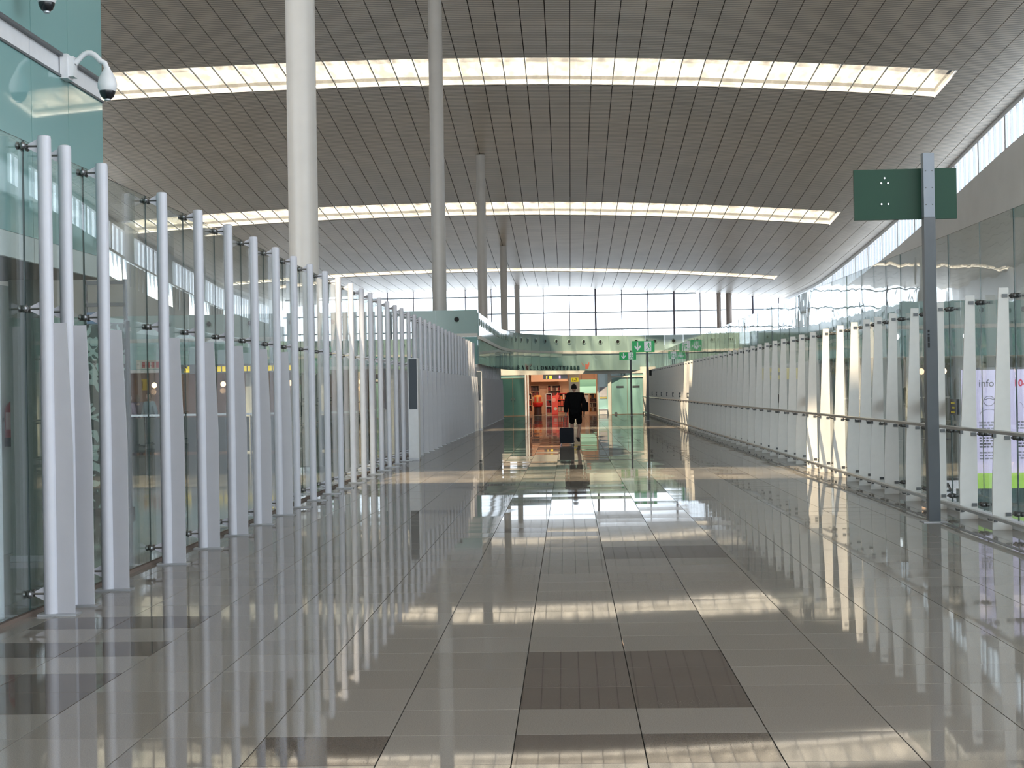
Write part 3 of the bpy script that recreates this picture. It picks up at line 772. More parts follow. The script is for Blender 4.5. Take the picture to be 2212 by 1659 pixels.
shelf_unit(1.35,1.78,103.0,0.15,1.6,5,'brown shelf of bottles below the green screen',PEACH,palette=(4,4,5,3,1))
t = thing('orange_stand', (-2.0,103.2,0), 'round orange topped stand on a dark base near the shop entrance', 'display stand')
part('base', MB().lathe((-2.0,103.2,0), [(0.26,0),(0.26,0.05),(0.24,0.1),(0.24,0.5),(0.28,0.52)], 20), DARKB, t)
part('bowl', MB().lathe((-2.0,103.2,0), [(0.24,0.52),(0.32,0.62),(0.34,0.78),(0.33,0.8)], 20), RED, t)
part('goods_heap', MB().lathe((-2.0,103.2,0), [(0.33,0.80),(0.34,0.9),(0.31,1.15),(0.24,1.25),(0.05,1.28)], 20), ORANGE, t)
for k in range(5):
    a = -math.pi/2+(k-2)*0.5
    part('stripe', MB().box(-2.0+0.335*math.cos(a)-0.03,-2.0+0.335*math.cos(a)+0.03,103.2+0.335*math.sin(a)-0.02,103.2+0.335*math.sin(a)+0.02,0.85,1.15), RED if k % 2 else GOODS[3], t, smooth=False)
t = thing('pink_cutout', (-0.9,103.4,0), 'pink and red standing advertising cutout with white disc', 'cutout')
part('board', MB().prism([(-1.10,0.02),(-0.72,0.02),(-0.70,0.9),(-0.62,1.2),(-0.72,1.42),(-0.82,1.25),(-1.06,1.2),(-1.10,0.8)], 103.4,103.43,'XZ'), PINK, t, smooth=False)
part('disc', MB().lathe((-0.86,103.39,0.38), [(0.11,0),(0.11,0.012)], 16, axis='Y'), GOODS[6], t)
part('disc', MB().lathe((-0.96,103.39,0.95), [(0.13,0),(0.13,0.012)], 16, axis='Y'), pmat('pale_pink',(0.85,0.35,0.30),0.5), t)
part('foot', MB().box(-1.1,-0.7,103.38,103.6,0,0.03), RED, t, smooth=False)
t = thing('white_crate', (1.16,102.67,0), 'pale pink carton stacked on a peach box right of the walking person', 'carton')
part('carton', MB().box(1.05,1.27,102.52,102.83,0.78,1.22), pmat('pale_carton',(0.85,0.7,0.68),0.5), t, smooth=False)
part('box', MB().box(1.03,1.29,102.5,102.85,0,0.78), PEACH, t, smooth=False)
part('lid', MB().box(1.04,1.28,102.51,102.84,1.22,1.27), DARKB, t, smooth=False)
t = thing('hanging_board', (-0.85,102.6,2.4), 'dark hanging direction board with yellow square inside the shop', 'sign')
part('board', MB().box(-1.62,-0.05,102.6,102.68,2.30,2.58), MT['blackg'], t, smooth=False)
part('yellow_square', MB().box(-1.22,-1.05,102.59,102.6,2.31,2.52), pmat('yellow_sign',(0.85,0.75,0.03),0.5,emit=(0.85,0.75,0.03),estr=0.5), t, smooth=False)
part('yellow_bar', MB().box(-1.42,-1.35,102.59,102.6,2.31,2.52), pmat('yellow_sign2',(0.7,0.65,0.1),0.5), t, smooth=False)
part('violet_square', MB().box(-0.60,-0.50,102.59,102.6,2.33,2.52), pmat('violet_sign',(0.5,0.35,0.8),0.5,emit=(0.5,0.35,0.8),estr=0.5), t, smooth=False)
for x in (-1.5,-0.2): part('hanger', MB().tube([(x,102.64,2.58),(x,102.64,2.95)], 0.012, 6), MT['darksteel'], t)
t = thing('shop_pillar', (0.35,101.6,0), 'grey pillar inside the shop opening behind the walking person', 'pillar')
part('shaft', MB().box(0.02,0.70,101.4,101.9,0,2.95), MT['ledge'], t, smooth=False)
part('base', MB().box(0.0,0.72,101.38,101.92,0,0.1), MT['steel'], t, smooth=False)
YEL = pmat('yellow_letter',(0.85,0.7,0.02),0.5,emit=(0.85,0.7,0.02),estr=0.4)
part('number_plate', MB().box(0.18,0.64,101.385,101.4,2.08,2.34), YEL, t, smooth=False)
text_obj('numerals', '1-7', 0.26, INKD, t, (0.21,101.384,2.12), extrude=0.003, bold=0.005)
t = thing('green_screen', (1.2,102.2,1.5), 'pale green hanging screen right of the grey shop pillar', 'screen')
part('upper_half', MB().box(0.72,1.76,102.2,102.26,1.78,2.22), pmat('screen_green',(0.16,0.34,0.24),0.4,emit=(0.16,0.34,0.24),estr=0.6), t, smooth=False)
part('lower_half', MB().box(0.72,1.76,102.2,102.26,1.34,1.78), pmat('screen_pale',(0.40,0.70,0.52),0.4,emit=(0.40,0.70,0.52),estr=0.7), t, smooth=False)
for x in (0.85,1.65): part('hanger', MB().tube([(x,102.23,2.22),(x,102.23,2.95)], 0.012, 6), MT['darksteel'], t)

# ================================================================ EXIT SIGNS
def exit_sign(y, x0, x1, z0, z1, px, lab, ptop):
    t = thing('exit_sign', (px, y, 0), lab, 'sign', 'green emergency exit signs')
    part('pole', MB().box(px-0.055,px+0.055,y+0.05,y+0.16,0,ptop), MT['polegrey'], t, smooth=False)
    part('foot', MB().box(px-0.12,px+0.12,y-0.02,y+0.23,0,0.015), MT['plate'], t, smooth=False)
    part('panel', MB().box(x0,x1,y,y+0.05,z0,z1), MT['green'], t, smooth=False)
    w = x1-x0; h = z1-z0; yy = y-0.006
    cx = x0+w*0.25; P = lambda pts: [(cx+a*h, z0+h/2+b*h) for a, b in pts]
    part('arrow', MB().prism(P([(-0.05,0.38),(0.05,0.38),(0.05,-0.10),(0.19,0.06),(0.27,0.06),(0.27,-0.05),(0.0,-0.36),(-0.27,-0.05),(-0.27,0.06),(-0.19,0.06),(-0.05,-0.10)]), yy, y, 'XZ'), MT['signwhite'], t, smooth=False)
    dx = x0+w*0.54
    door = part('door_symbol', MB().box(dx,dx+h*0.62,yy,y,z0+0.06*h,z1-0.05*h), MT['signwhite'], t, smooth=False)
    # running figure of the pictogram in green
    Q = lambda pts: [(dx+h*0.36+a*h, z0+h*0.5+b*h) for a, b in pts]
    fg = MB()
    fg.lathe((dx+h*0.40, yy-0.001, z0+h*0.78), [(0.055*h,0),(0.055*h,0.002)], 10, axis='Y')
    fg.prism(Q([(-0.03,0.20),(0.07,0.20),(0.10,-0.02),(0.0,-0.05)]), yy-0.003, yy, 'XZ')
    fg.prism(Q([(0.0,-0.02),(0.09,-0.02),(0.20,-0.18),(0.16,-0.34),(0.10,-0.33),(0.12,-0.19)]), yy-0.003, yy, 'XZ')
    fg.prism(Q([(0.0,-0.04),(0.06,-0.06),(-0.04,-0.26),(-0.20,-0.30),(-0.21,-0.24),(-0.08,-0.20)]), yy-0.003, yy, 'XZ')
    fg.prism(Q([(-0.03,0.20),(0.0,0.14),(-0.14,0.02),(-0.18,0.06)]), yy-0.003, yy, 'XZ')
    fg.prism(Q([(0.07,0.20),(0.20,0.10),(0.24,-0.02),(0.20,-0.03),(0.15,0.07),(0.06,0.13)]), yy-0.003, yy, 'XZ')
    part('running_figure', fg, MT['green'], door, smooth=False)
exit_sign(80.3, 3.22, 4.35, 3.42, 3.99, 3.98, 'green exit sign with down arrow, nearer and higher of two on slim poles', 4.06)
exit_sign(94.4, 3.03, 4.02, 3.29, 3.76, 3.70, 'green exit sign with down arrow, farther and lower of two on slim poles', 3.85)
t = thing('direction_sign', (4.29, 19.1, 0), 'large plain green sign back on a tall grey pole at the right', 'sign')
PG2 = pmat('pole_grey_light', (0.24,0.275,0.32), 0.4, noise=0.04)
part('pole', MB().box(4.225,4.36,19.0,19.13,0.0,3.60), MT['polegrey'], t, smooth=False)
hd = part('pole_head', MB().box(4.228,4.357,19.0,19.13,3.603,4.36), PG2, t, smooth=False)
pn = part('panel', MB().box(3.44,4.65,19.15,19.21,3.595,4.195), MT['greenback'], t, smooth=False)
part('foot', MB().box(4.15,4.43,18.93,19.2,0,0.012), MT['plate'], t, smooth=False)
me_rv = MB().lathe((0,0,0), [(0.011,-0.012),(0.014,0)], 8, axis='Y').mesh('rivet', MT['steel'])
for x, z in ((3.76,3.78),(3.84,3.78),(3.76,4.03),(3.84,4.03),(3.80,4.09)): inst('rivet', me_rv, pn, (x,19.15,z))
me_bo = MB().lathe((0,0,0), [(0.006,-0.006),(0.008,0)], 8, axis='Y').mesh('bolt', MT['darksteel'])
for z in (3.75,3.95,4.15):
    for x in (4.255,4.33): inst('bolt', me_bo, hd, (x,19.0,z))
mb = MB()
for z0_, z1_ in ((2.06,2.12),(2.13,2.19),(2.205,2.225),(2.24,2.27)): mb.box(4.245,4.268,18.996,19.0,z0_,z1_)
part('sticker_marks', mb, MT['black'], t, smooth=False)

# ================================================================ NEAR LEFT TEAL BUILDING
kb = struct('wall_near_left', (-4.7,10,0), 'teal back-painted glass clad building at the left edge')
KX, KY = -4.70, 16.12
part('core', MB().box(-9.0,KX-0.08,2,KY-0.03,3.06,9.5), MT['teald'], kb, smooth=False)
jy = [KY, 15.0, 13.95, 12.9, 11.85, 10.8, 9.75, 8.7]
for b, a in zip(jy[:-1], jy[1:]):
    part('glass_panel', MB().box(KX-0.03,KX,a+0.006,b-0.006,4.86,9.5), MT['teal'], kb, smooth=False)
    part('glass_panel', MB().box(KX-0.03,KX,a+0.006,b-0.006,3.06,4.64), MT['teal'], kb, smooth=False)
    part('soffit_band', MB().box(KX-0.03,KX+0.005,a+0.01,b-0.01,2.84,3.055), MT['white'], kb, smooth=False)
    part('band_panel', MB().box(KX-0.05,KX-0.012,a+0.012,b-0.012,4.665,4.835), MT['white'], kb, smooth=False)
part('end_panel', MB().box(-8.9,KX-0.035,KY-0.03,KY,3.06,9.5), MT['teal'], kb, smooth=False)
part('end_band', MB().box(-8.9,KX-0.03,KY-0.03,KY,2.84,3.06), MT['white'], kb, smooth=False)
part('band_ledge', MB().box(KX-0.03,KX+0.035,8.7,KY+0.02,4.835,4.862), MT['polegrey'], kb, smooth=False)
part('band_drip', MB().box(KX-0.03,KX+0.015,8.7,KY+0.01,4.640,4.662), MT['polegrey'], kb, smooth=False)
part('band_backing', MB().box(KX-0.08,KX-0.05,8.7,KY,4.66,4.84), MT['ledge'], kb, smooth=False)
part('soffit', MB().box(-9.0,KX-0.03,2,KY-0.03,2.84,2.88), MT['brown'], kb, smooth=False)
rw = struct('wall_recess', (-6.0,10,0), 'dark grey-green wall of the recess behind the left glass')
part('recess_wall', MB().box(-6.1,-5.95,2,17.9,0,2.84), MT['darkwall'], rw, smooth=False)
pt = thing('recess_post', (-5.46,16,0), 'grey-green square post in the recess beside the fire extinguisher', 'post')
part('shaft', MB().box(-5.62,-5.30,15.9,16.1,0.06,2.84), MT['darkwall'], pt, smooth=False)
part('base', MB().box(-5.64,-5.28,15.88,16.12,0,0.06), MT['plate'], pt, smooth=False)
part('inner_wall', MB().box(-9,-6.1,17.7,17.9,0,2.84), MT['darkwall'], rw, smooth=False)

def dome_camera(name, lab, wx, y, z, reach, drop, r):
    t = thing(name, (wx, y, z), lab, 'security camera', 'dome security cameras')
    part('mount_box', MB().box(wx,wx+0.07,y-0.09,y+0.09,z-0.13,z+0.10), MT['white'], t, smooth=False)
    part('mount_plate', MB().box(wx+0.07,wx+0.12,y-0.06,y+0.06,z-0.11,z+0.08), MT['white'], t, smooth=False)
    pts = [(wx+0.12+reach*k/10*1.0, y, z+0.02+0.10*math.sin(math.pi*min(1,k/8.5))) for k in range(9)]
    ex = wx+0.12+reach
    pts += [(ex-0.02, y, z+0.02), (ex, y, z-0.04)]
    part('arm', MB().tube(pts, 0.026, 12), MT['white'], t)
    h = part('housing', MB().lathe((ex,y,z-0.04), [(0.026,0.02),(0.032,0.0),(r*0.6,-0.035),(r*0.88,-0.085),(r,-0.14),(r*0.97,-0.18),(r*0.85,-0.205)], 24), MT['white'], t)
    part('lens_dome', MB().lathe((ex,y,z-0.04), [(r*0.82,-0.205),(r*0.80,-0.225),(r*0.62,-0.262),(r*0.3,-0.282)], 24), MT['blackg'], h)
    part('lens_ring', MB().lathe((ex,y,z-0.04), [(r*0.35,-0.278),(r*0.33,-0.292),(r*0.2,-0.294)], 16), MT['plate'], h)
dome_camera('dome_camera', 'white teardrop dome camera on a curved arm from the white band', KX, 14.85, 4.76, 0.30, 0.3, 0.09)
dome_camera('dome_camera', 'second dome camera cut by the top edge of the picture', KX, 13.55, 5.28, 0.16, 0.3, 0.085)

# fire extinguisher on the recess wall
t = thing('fire_extinguisher', (-5.85,16.6,1.15), 'red fire extinguisher hanging in the dark recess at the left edge', 'fire extinguisher')
ex, ey = -5.84, 16.62
EXR = pmat('extinguisher_red', (0.42,0.015,0.02), 0.3)
part('cylinder', MB().lathe((ex,ey,0), [(0.085,1.16),(0.095,1.18),(0.095,1.50),(0.085,1.56),(0.05,1.60),(0.03,1.62)], 20), EXR, t)
part('boot', MB().lathe((ex,ey,0), [(0.098,1.14),(0.10,1.15),(0.10,1.23),(0.097,1.235)], 20), MT['blackg'], t)
part('valve', MB().lathe((ex,ey,0), [(0.025,1.62),(0.03,1.64),(0.025,1.67)], 12), MT['steel'], t)
part('lever', MB().prism([(ex-0.03,1.66),(ex+0.10,1.71),(ex+0.10,1.725),(ex-0.03,1.69)], ey-0.012, ey+0.012, 'XZ'), MT['blackg'], t, smooth=False)
part('hose', MB().tube([(ex+0.02,ey,1.65),(ex+0.11,ey,1.63),(ex+0.125,ey,1.5),(ex+0.115,ey,1.3)], 0.011, 8), MT['blackg'], t)
part('label_plate', MB().box(ex-0.05,ex+0.055,ey-0.099,ey-0.088,1.32,1.50), pmat('extinguisher_label',(0.55,0.35,0.33),0.5), t, smooth=False)
part('wall_bracket', MB().box(-5.95,ex-0.05,ey-0.03,ey+0.03,1.40,1.44), MT['darksteel'], t, smooth=False)

# ================================================================ LEFT HALL BEHIND THE GLASS
t = thing('monitor_rack', (-7.3,25,0), 'dark metal frame rack with monitor behind the left glass', 'rack')
for x in (-7.62,-7.28,-6.98): part('upright', MB().box(x-0.025,x+0.025,25,25.06,0,3.5), MT['blackg'], t, smooth=False)
for z in (3.45,3.10,2.78): part('cross_bar', MB().box(-7.62,-6.98,25,25.06,z-0.03,z+0.03), MT['blackg'], t, smooth=False)
part('monitor', MB().box(-7.58,-7.32,24.96,25.0,2.80,2.98), pmat('monitor_blue',(0.05,0.12,0.25),0.3), t, smooth=False)
part('shelf_board', MB().box(-7.66,-6.94,24.9,25.2,2.68,2.75), MT['ledge'], t, smooth=False)
def leafmat():
    m, nt, p = _new('leaf_pattern'); ge = nt.nodes.new('ShaderNodeNewGeometry'); v = nt.nodes.new('ShaderNodeTexNoise')
    v.inputs['Scale'].default_value = 4.5; v.inputs['Detail'].default_value = 0.5; v.inputs['Distortion'].default_value = 2.2
    nt.links.new(ge.outputs['Position'], v.inputs['Vector']); r = nt.nodes.new('ShaderNodeValToRGB'); nt.links.new(v.outputs['Fac'], r.inputs[0])
    r.color_ramp.interpolation = 'CONSTANT'; r.color_ramp.elements[0].color = (0.07,0.075,0.07,1); r.color_ramp.elements[1].position = 0.52; r.color_ramp.elements[1].color = (0.36,0.46,0.43,1)
    nt.links.new(r.outputs[0], p.inputs['Base Color']); p.inputs['Roughness'].default_value = 0.4; return m
t = thing('patterned_screen', (-6.5,22,0), 'dark screen panel with pale leafy pattern behind the left posts', 'screen')
part('panel', MB().box(-6.95,-6.15,22,22.05,0.1,2.65), leafmat(), t, smooth=False)
part('frame', MB().box(-7.0,-6.95,21.98,22.07,0,2.7), MT['darksteel'], t, smooth=False); part('frame', MB().box(-6.15,-6.10,21.98,22.07,0,2.7), MT['darksteel'], t, smooth=False)
part('foot', MB().box(-7.0,-6.1,21.85,22.2,0,0.1), MT['darksteel'], t, smooth=False)
# balustrade of the stair opening
bal = thing('glass_balustrade', (-11,45,0), 'dark glass balustrade with steel handrail in the left hall', 'balustrade')
DG = pmat('smoked_glass', (0.03,0.045,0.042), 0.12, spec=0.15)
x = -18.0
while x < -6.4:
    part('glass_panel', MB().box(x,x+1.44,45,45.03,0.04,1.02), DG, bal, smooth=False)
    part('post', MB().box(x-0.03,x,45-0.02,45.05,0,1.06), MT['darksteel'], bal, smooth=False)
    x += 1.5
part('handrail', MB().box(-18.05,-6.0,44.97,45.06,1.06,1.12), MT['plate'], bal, smooth=False)
part('side_glass', MB().box(-6.03,-6.0,45.05,52,0.04,1.02), DG, bal, smooth=False)
part('side_handrail', MB().box(-6.06,-5.97,45.06,52,1.06,1.12), MT['steel'], bal, smooth=False)
# cafe front under the left fascia
BR = pmat('cafe_brown', (0.16,0.085,0.055), 0.6, noise=0.15, nscale=1.0)
cf = struct('wall_cafe', (-14,69,0), 'brown cafe wall under the left fascia')
part('back_wall', MB().box(-30,-4.3,70.5,70.7,0,2.75), BR, cf, smooth=False)
part('cafe_ceiling', MB().box(-30,-4.3,67.1,70.5,2.72,2.78), MT['brown'], cf, smooth=False)
for x in (-28.5,-25.5,-22.6,-19.4,-16.6,-13.4,-10.4,-7.4,-4.6):
    part('pier', MB().box(x-0.22,x+0.22,67.0,67.3,0,2.75), MT['ledge'], cf, smooth=False)
part('white_band', MB().box(-30,-3.8,66.9,67.1,2.62,2.75), MT['white'], cf, smooth=False)
for i, x in enumerate((-17.9,-14.9,-12.0,-8.9)):
    t = thing('cafe_lamp', (x,68.5,2.72), 'warm cafe pendant lamp behind the left glass, %s from the left' % ordinal(i+1), 'lamp', 'cafe pendant lamps')
    part('cord', MB().tube([(x,68.5,2.2),(x,68.5,2.72)], 0.01, 6), MT['black'], t)
    part('globe', MB().lathe((x,68.5,2.1), [(0.03,-0.12),(0.10,-0.07),(0.12,0),(0.10,0.07),(0.03,0.12)], 14), emat('cafe_globe',(1.0,0.62,0.35),6), t)
    ld = bpy.data.lights.new('cafe_light', 'POINT'); ld.energy = 40; ld.color = (1.0,0.6,0.35); ld.shadow_soft_size = 0.12
    lo = bpy.data.objects.new('light', ld); COL.objects.link(lo); lo.parent = t; lo.location = (0,0,-0.9)
t = thing('yellow_direction_sign', (-12,66.6,2.6), 'long black overhead sign with yellow lettering behind the left posts', 'sign')
part('board', MB().box(-16.3,-10.4,66.6,66.7,2.55,2.93), MT['blackg'], t, smooth=False)
YS = pmat('sign_yellow',(0.95,0.72,0.02),0.5,emit=(0.95,0.72,0.02),estr=0.8)
part('pictogram', MB().box(-15.55,-15.08,66.585,66.6,2.58,2.90), YS, t, smooth=False)
part('arrow', MB().prism([(-16.1,2.86),(-15.98,2.70),(-15.98,2.86),(-15.9,2.86),(-15.9,2.6),(-16.14,2.6),(-16.14,2.68),(-16.04,2.68),(-16.14,2.80)], 66.585, 66.6, 'XZ'), YS, t, smooth=False)
mb = MB(); xx = -14.9
while xx < -10.6:
    wd = random.uniform(0.10,0.16); mb.box(xx,xx+wd,66.585,66.6,2.62,2.84); xx += wd+0.05
tag(part('yellow_text', mb, YS, t, smooth=False), None, None, None, 'stuff')
for x in (-15.8,-13.2,-10.8): part('wall_arm', MB().box(x-0.03,x+0.03,66.7,66.975,2.85,2.91), MT['darksteel'], t, smooth=False)
t = thing('red_kiosk_sign', (-17.0,66.7,2.8), 'small pale sign with red letters beside the cafe', 'sign')
part('board', MB().box(-18.2,-17.0,66.75,66.975,2.78,3.15), MT['ledge'], t, smooth=False)
mb = MB()
for k in range(4): mb.box(-17.95+k*0.2,-17.82+k*0.2,66.73,66.75,2.83,3.08)
tag(part('red_letters', mb, pmat('red_letter',(0.45,0.05,0.05),0.5), t, smooth=False), None, None, None, 'stuff')

# ================================================================ RIGHT HALL BEHIND THE GLASS
t = thing('info_display', (5.95,22,0), 'tall lavender information screen with green base band behind the right glass', 'display')
LAV = pmat('display_lavender',(0.66,0.60,0.82),0.3,emit=(0.70,0.62,0.92),estr=0.62)
part('casing', MB().box(5.33,6.72,22.02,22.14,0.0,1.84), MT['darksteel'], t, smooth=False)
sc = part('screen', MB().box(5.36,6.69,22.0,22.02,0.40,1.81), LAV, t, smooth=False)
part('green_band', MB().box(5.36,6.69,22.0,22.02,0.19,0.40), pmat('display_green',(0.36,0.62,0.07),0.3,emit=(0.36,0.62,0.07),estr=0.6), t, smooth=False)
part('plinth', MB().box(5.30,6.75,21.98,22.16,0.0,0.185), MT['teald'], t, smooth=False)
INKG = pmat('display_ink',(0.06,0.06,0.09),0.5); INKR = pmat('display_red',(0.8,0.03,0.10),0.5,emit=(0.8,0.03,0.10),estr=0.3); INKP = pmat('display_ink_pale',(0.36,0.34,0.45),0.5)
text_obj('heading', 'info', 0.14, INKG, sc, (5.59,21.997,1.58), extrude=0.001)
text_obj('red_heading', '10-1', 0.13, INKR, sc, (6.06,21.997,1.58), extrude=0.001, bold=0.003)
# outline face with mask
pts = [(5.73+0.075*math.cos(a), 21.996, 1.385+0.065*math.sin(a)) for a in [2*math.pi*k/20 for k in range(21)]]
part('face_outline', MB().tube(pts, 0.004, 5), INKG, sc)
part('mask_line', MB().tube([(5.66,21.996,1.40),(5.73,21.996,1.42),(5.80,21.996,1.40)], 0.004, 5), INKG, sc)
pts = [(5.73+0.125*math.cos(a), 21.996, 1.20+0.07*math.sin(a)) for a in [math.pi*k/12 for k in range(13)]]
part('shoulder_outline', MB().tube(pts, 0.004, 5), INKP, sc)
pts = [(6.13+0.06*math.cos(a), 21.996, 1.28+0.08*math.sin(a)) for a in [math.pi*k/16 for k in range(8)]]
part('second_outline', MB().tube(pts, 0.003, 5), INKP, sc)
mb = MB(); mb2 = MB()
for col_x in (5.59, 6.10):
    for k, z in enumerate((1.09,1.05,1.01,0.88,0.84,0.80,0.76,0.68,0.64,0.60)):
        xx = col_x
        while xx < col_x+0.36-0.08*(k % 3 == 2):
            wd = random.uniform(0.025,0.06); (mb2 if 3 <= k <= 6 else mb).box(xx,xx+wd,21.996,22.0,z-0.011,z+0.011); xx += wd+0.014
tag(part('small_print', mb, INKP, sc, smooth=False), None, None, None, 'stuff'); tag(part('bold_print', mb2, INKG, sc, smooth=False), None, None, None, 'stuff')
t = thing('lightbox', (5.3,22.6,0), 'small white lightbox with a black letter low behind the right glass', 'lightbox')
part('box', MB().box(5.22,5.62,23.0,23.2,0.0,0.25), pmat('lightbox_white',(0.9,0.9,0.95),0.4,emit=(0.9,0.9,1.0),estr=0.7), t, smooth=False)
text_obj('letter', 'A', 0.25, INKG, t, (5.30,22.995,0.04), extrude=0.002, bold=0.006)
part('lid', MB().box(5.20,5.64,22.98,23.22,0.25,0.28), MT['darksteel'], t, smooth=False)
ch = struct('wall_right_shops', (15,69,0), 'grey-green shop fronts under the right fascia')
part('back_wall', MB().box(11.2,25,69.5,69.7,0,2.75), pmat('shopfront_greygreen',(0.22,0.27,0.25),0.4,noise=0.2,nscale=0.8), ch, smooth=False)
for x in (11.3,14.2,17.1,20.0,22.9): part('pier', MB().box(x-0.15,x+0.15,67.0,67.3,0,2.75), MT['ledge'], ch, smooth=False)
part('shop_ceiling', MB().box(11.2,25,67.1,69.5,2.72,2.78), MT['ledge'], ch, smooth=False)
for i, (x, w_) in enumerate(((12.2,1.2),(15.4,1.5),(18.3,1.3),(21.2,1.4))):
    t = thing('shop_counter', (x,68.6,0), 'grey shop counter under the right fascia, %s from the corridor' % ordinal(i+1), 'counter', 'counters in the right hall')
    part('body', MB().box(x-w_/2,x+w_/2,68.3,69.0,0,1.0), [MT['teald'],MT['darkwall'],MT['ledge'],MT['teald']][i], t, smooth=False)
    part('top', MB().box(x-w_/2-0.05,x+w_/2+0.05,68.25,69.05,1.0,1.05), MT['white'], t, smooth=False)
    part('till', MB().box(x-0.2,x+0.2,68.4,68.6,1.05,1.45), MT['blackg'], t, smooth=False)
for i, (x, y, z, c) in enumerate(((10.3,47,1.98,(1.0,0.55,0.3)),(10.95,47,1.98,(1.0,0.75,0.5)),(9.6,47,3.0,(0.9,0.95,1.0)),(11.6,47,3.0,(0.9,0.95,1.0)))):
    t = thing('standing_lamp', (x,y,z), ['orange standing lamp behind the right glass, left of the sign pole','second orange standing lamp behind the right glass','tall white standing lamp behind the right glass above the orange lamps','tall white standing lamp behind the right glass, right of its twin'][i], 'lamp', 'small lamps in the right hall')
    part('globe', MB().lathe((x,y,z), [(0.02,-0.09),(0.07,-0.05),(0.085,0),(0.07,0.05),(0.02,0.09)], 12), emat('lamp_globe',c,5), t)
    part('stand', MB().tube([(x,y,0.02),(x,y,z-0.09)], 0.015, 8), MT['darksteel'], t); part('foot', MB().lathe((x,y,0), [(0.16,0),(0.16,0.015),(0.03,0.03)], 16), MT['darksteel'], t)
t = thing('yellow_gate_sign', (7.4,56,2.0), 'yellow gate sign seen between the right fins', 'sign')
part('board', MB().box(6.7,8.1,56,56.08,1.85,2.25), pmat('gate_yellow',(0.7,0.55,0.03),0.5,emit=(0.8,0.62,0.05),estr=0.5), t, smooth=False)
part('pole', MB().box(7.36,7.44,56.02,56.1,0,1.85), MT['polegrey'], t, smooth=False)
part('lettering', MB().box(6.85,6.98,55.99,56.0,1.92,2.18).box(7.05,7.5,55.99,56.0,2.0,2.1), MT['black'], t, smooth=False)

# ================================================================ PEOPLE
def skin_mesh(name, verts, edges, radii, mat, sub=2):
    me = bpy.data.meshes.new(name+'_tmp'); me.from_pydata(verts, edges, [])
    o = bpy.data.objects.new(name+'_tmp', me); COL.objects.link(o)
    o.modifiers.new('skin', 'SKIN'); ss = o.modifiers.new('sub', 'SUBSURF'); ss.levels = sub
    if not me.skin_vertices: 
        bm = bmesh.new(); bm.from_mesh(me); bm.verts.layers.skin.verify(); bm.to_mesh(me); bm.free()
    lay = me.skin_vertices[0].data
    for i, r in enumerate(radii):
        lay[i].radius = r if isinstance(r, tuple) else (r, r); lay[i].use_root = (i == 0)
    dg = bpy.context.evaluated_depsgraph_get(); out = bpy.data.meshes.new_from_object(o.evaluated_get(dg))
    bpy.data.objects.remove(o); out.materials.clear(); out.materials.append(mat); out.name = name
    out.polygons.foreach_set('use_smooth', [True]*len(out.polygons))
    return out
class G:
    def __init__(s): s.v = []; s.e = []; s.r = []
    def n(s, p, r, prev=None):
        s.v.append(tuple(p)); s.r.append(r)
        if prev is not None: s.e.append((prev, len(s.v)-1))
        return len(s.v)-1
    def chain(s, pts, prev):
        for p, r in pts: prev = s.n(p, r, prev)
        return prev
def lerp(a, b, t): return tuple(a[i]+(b[i]-a[i])*t for i in range(3))
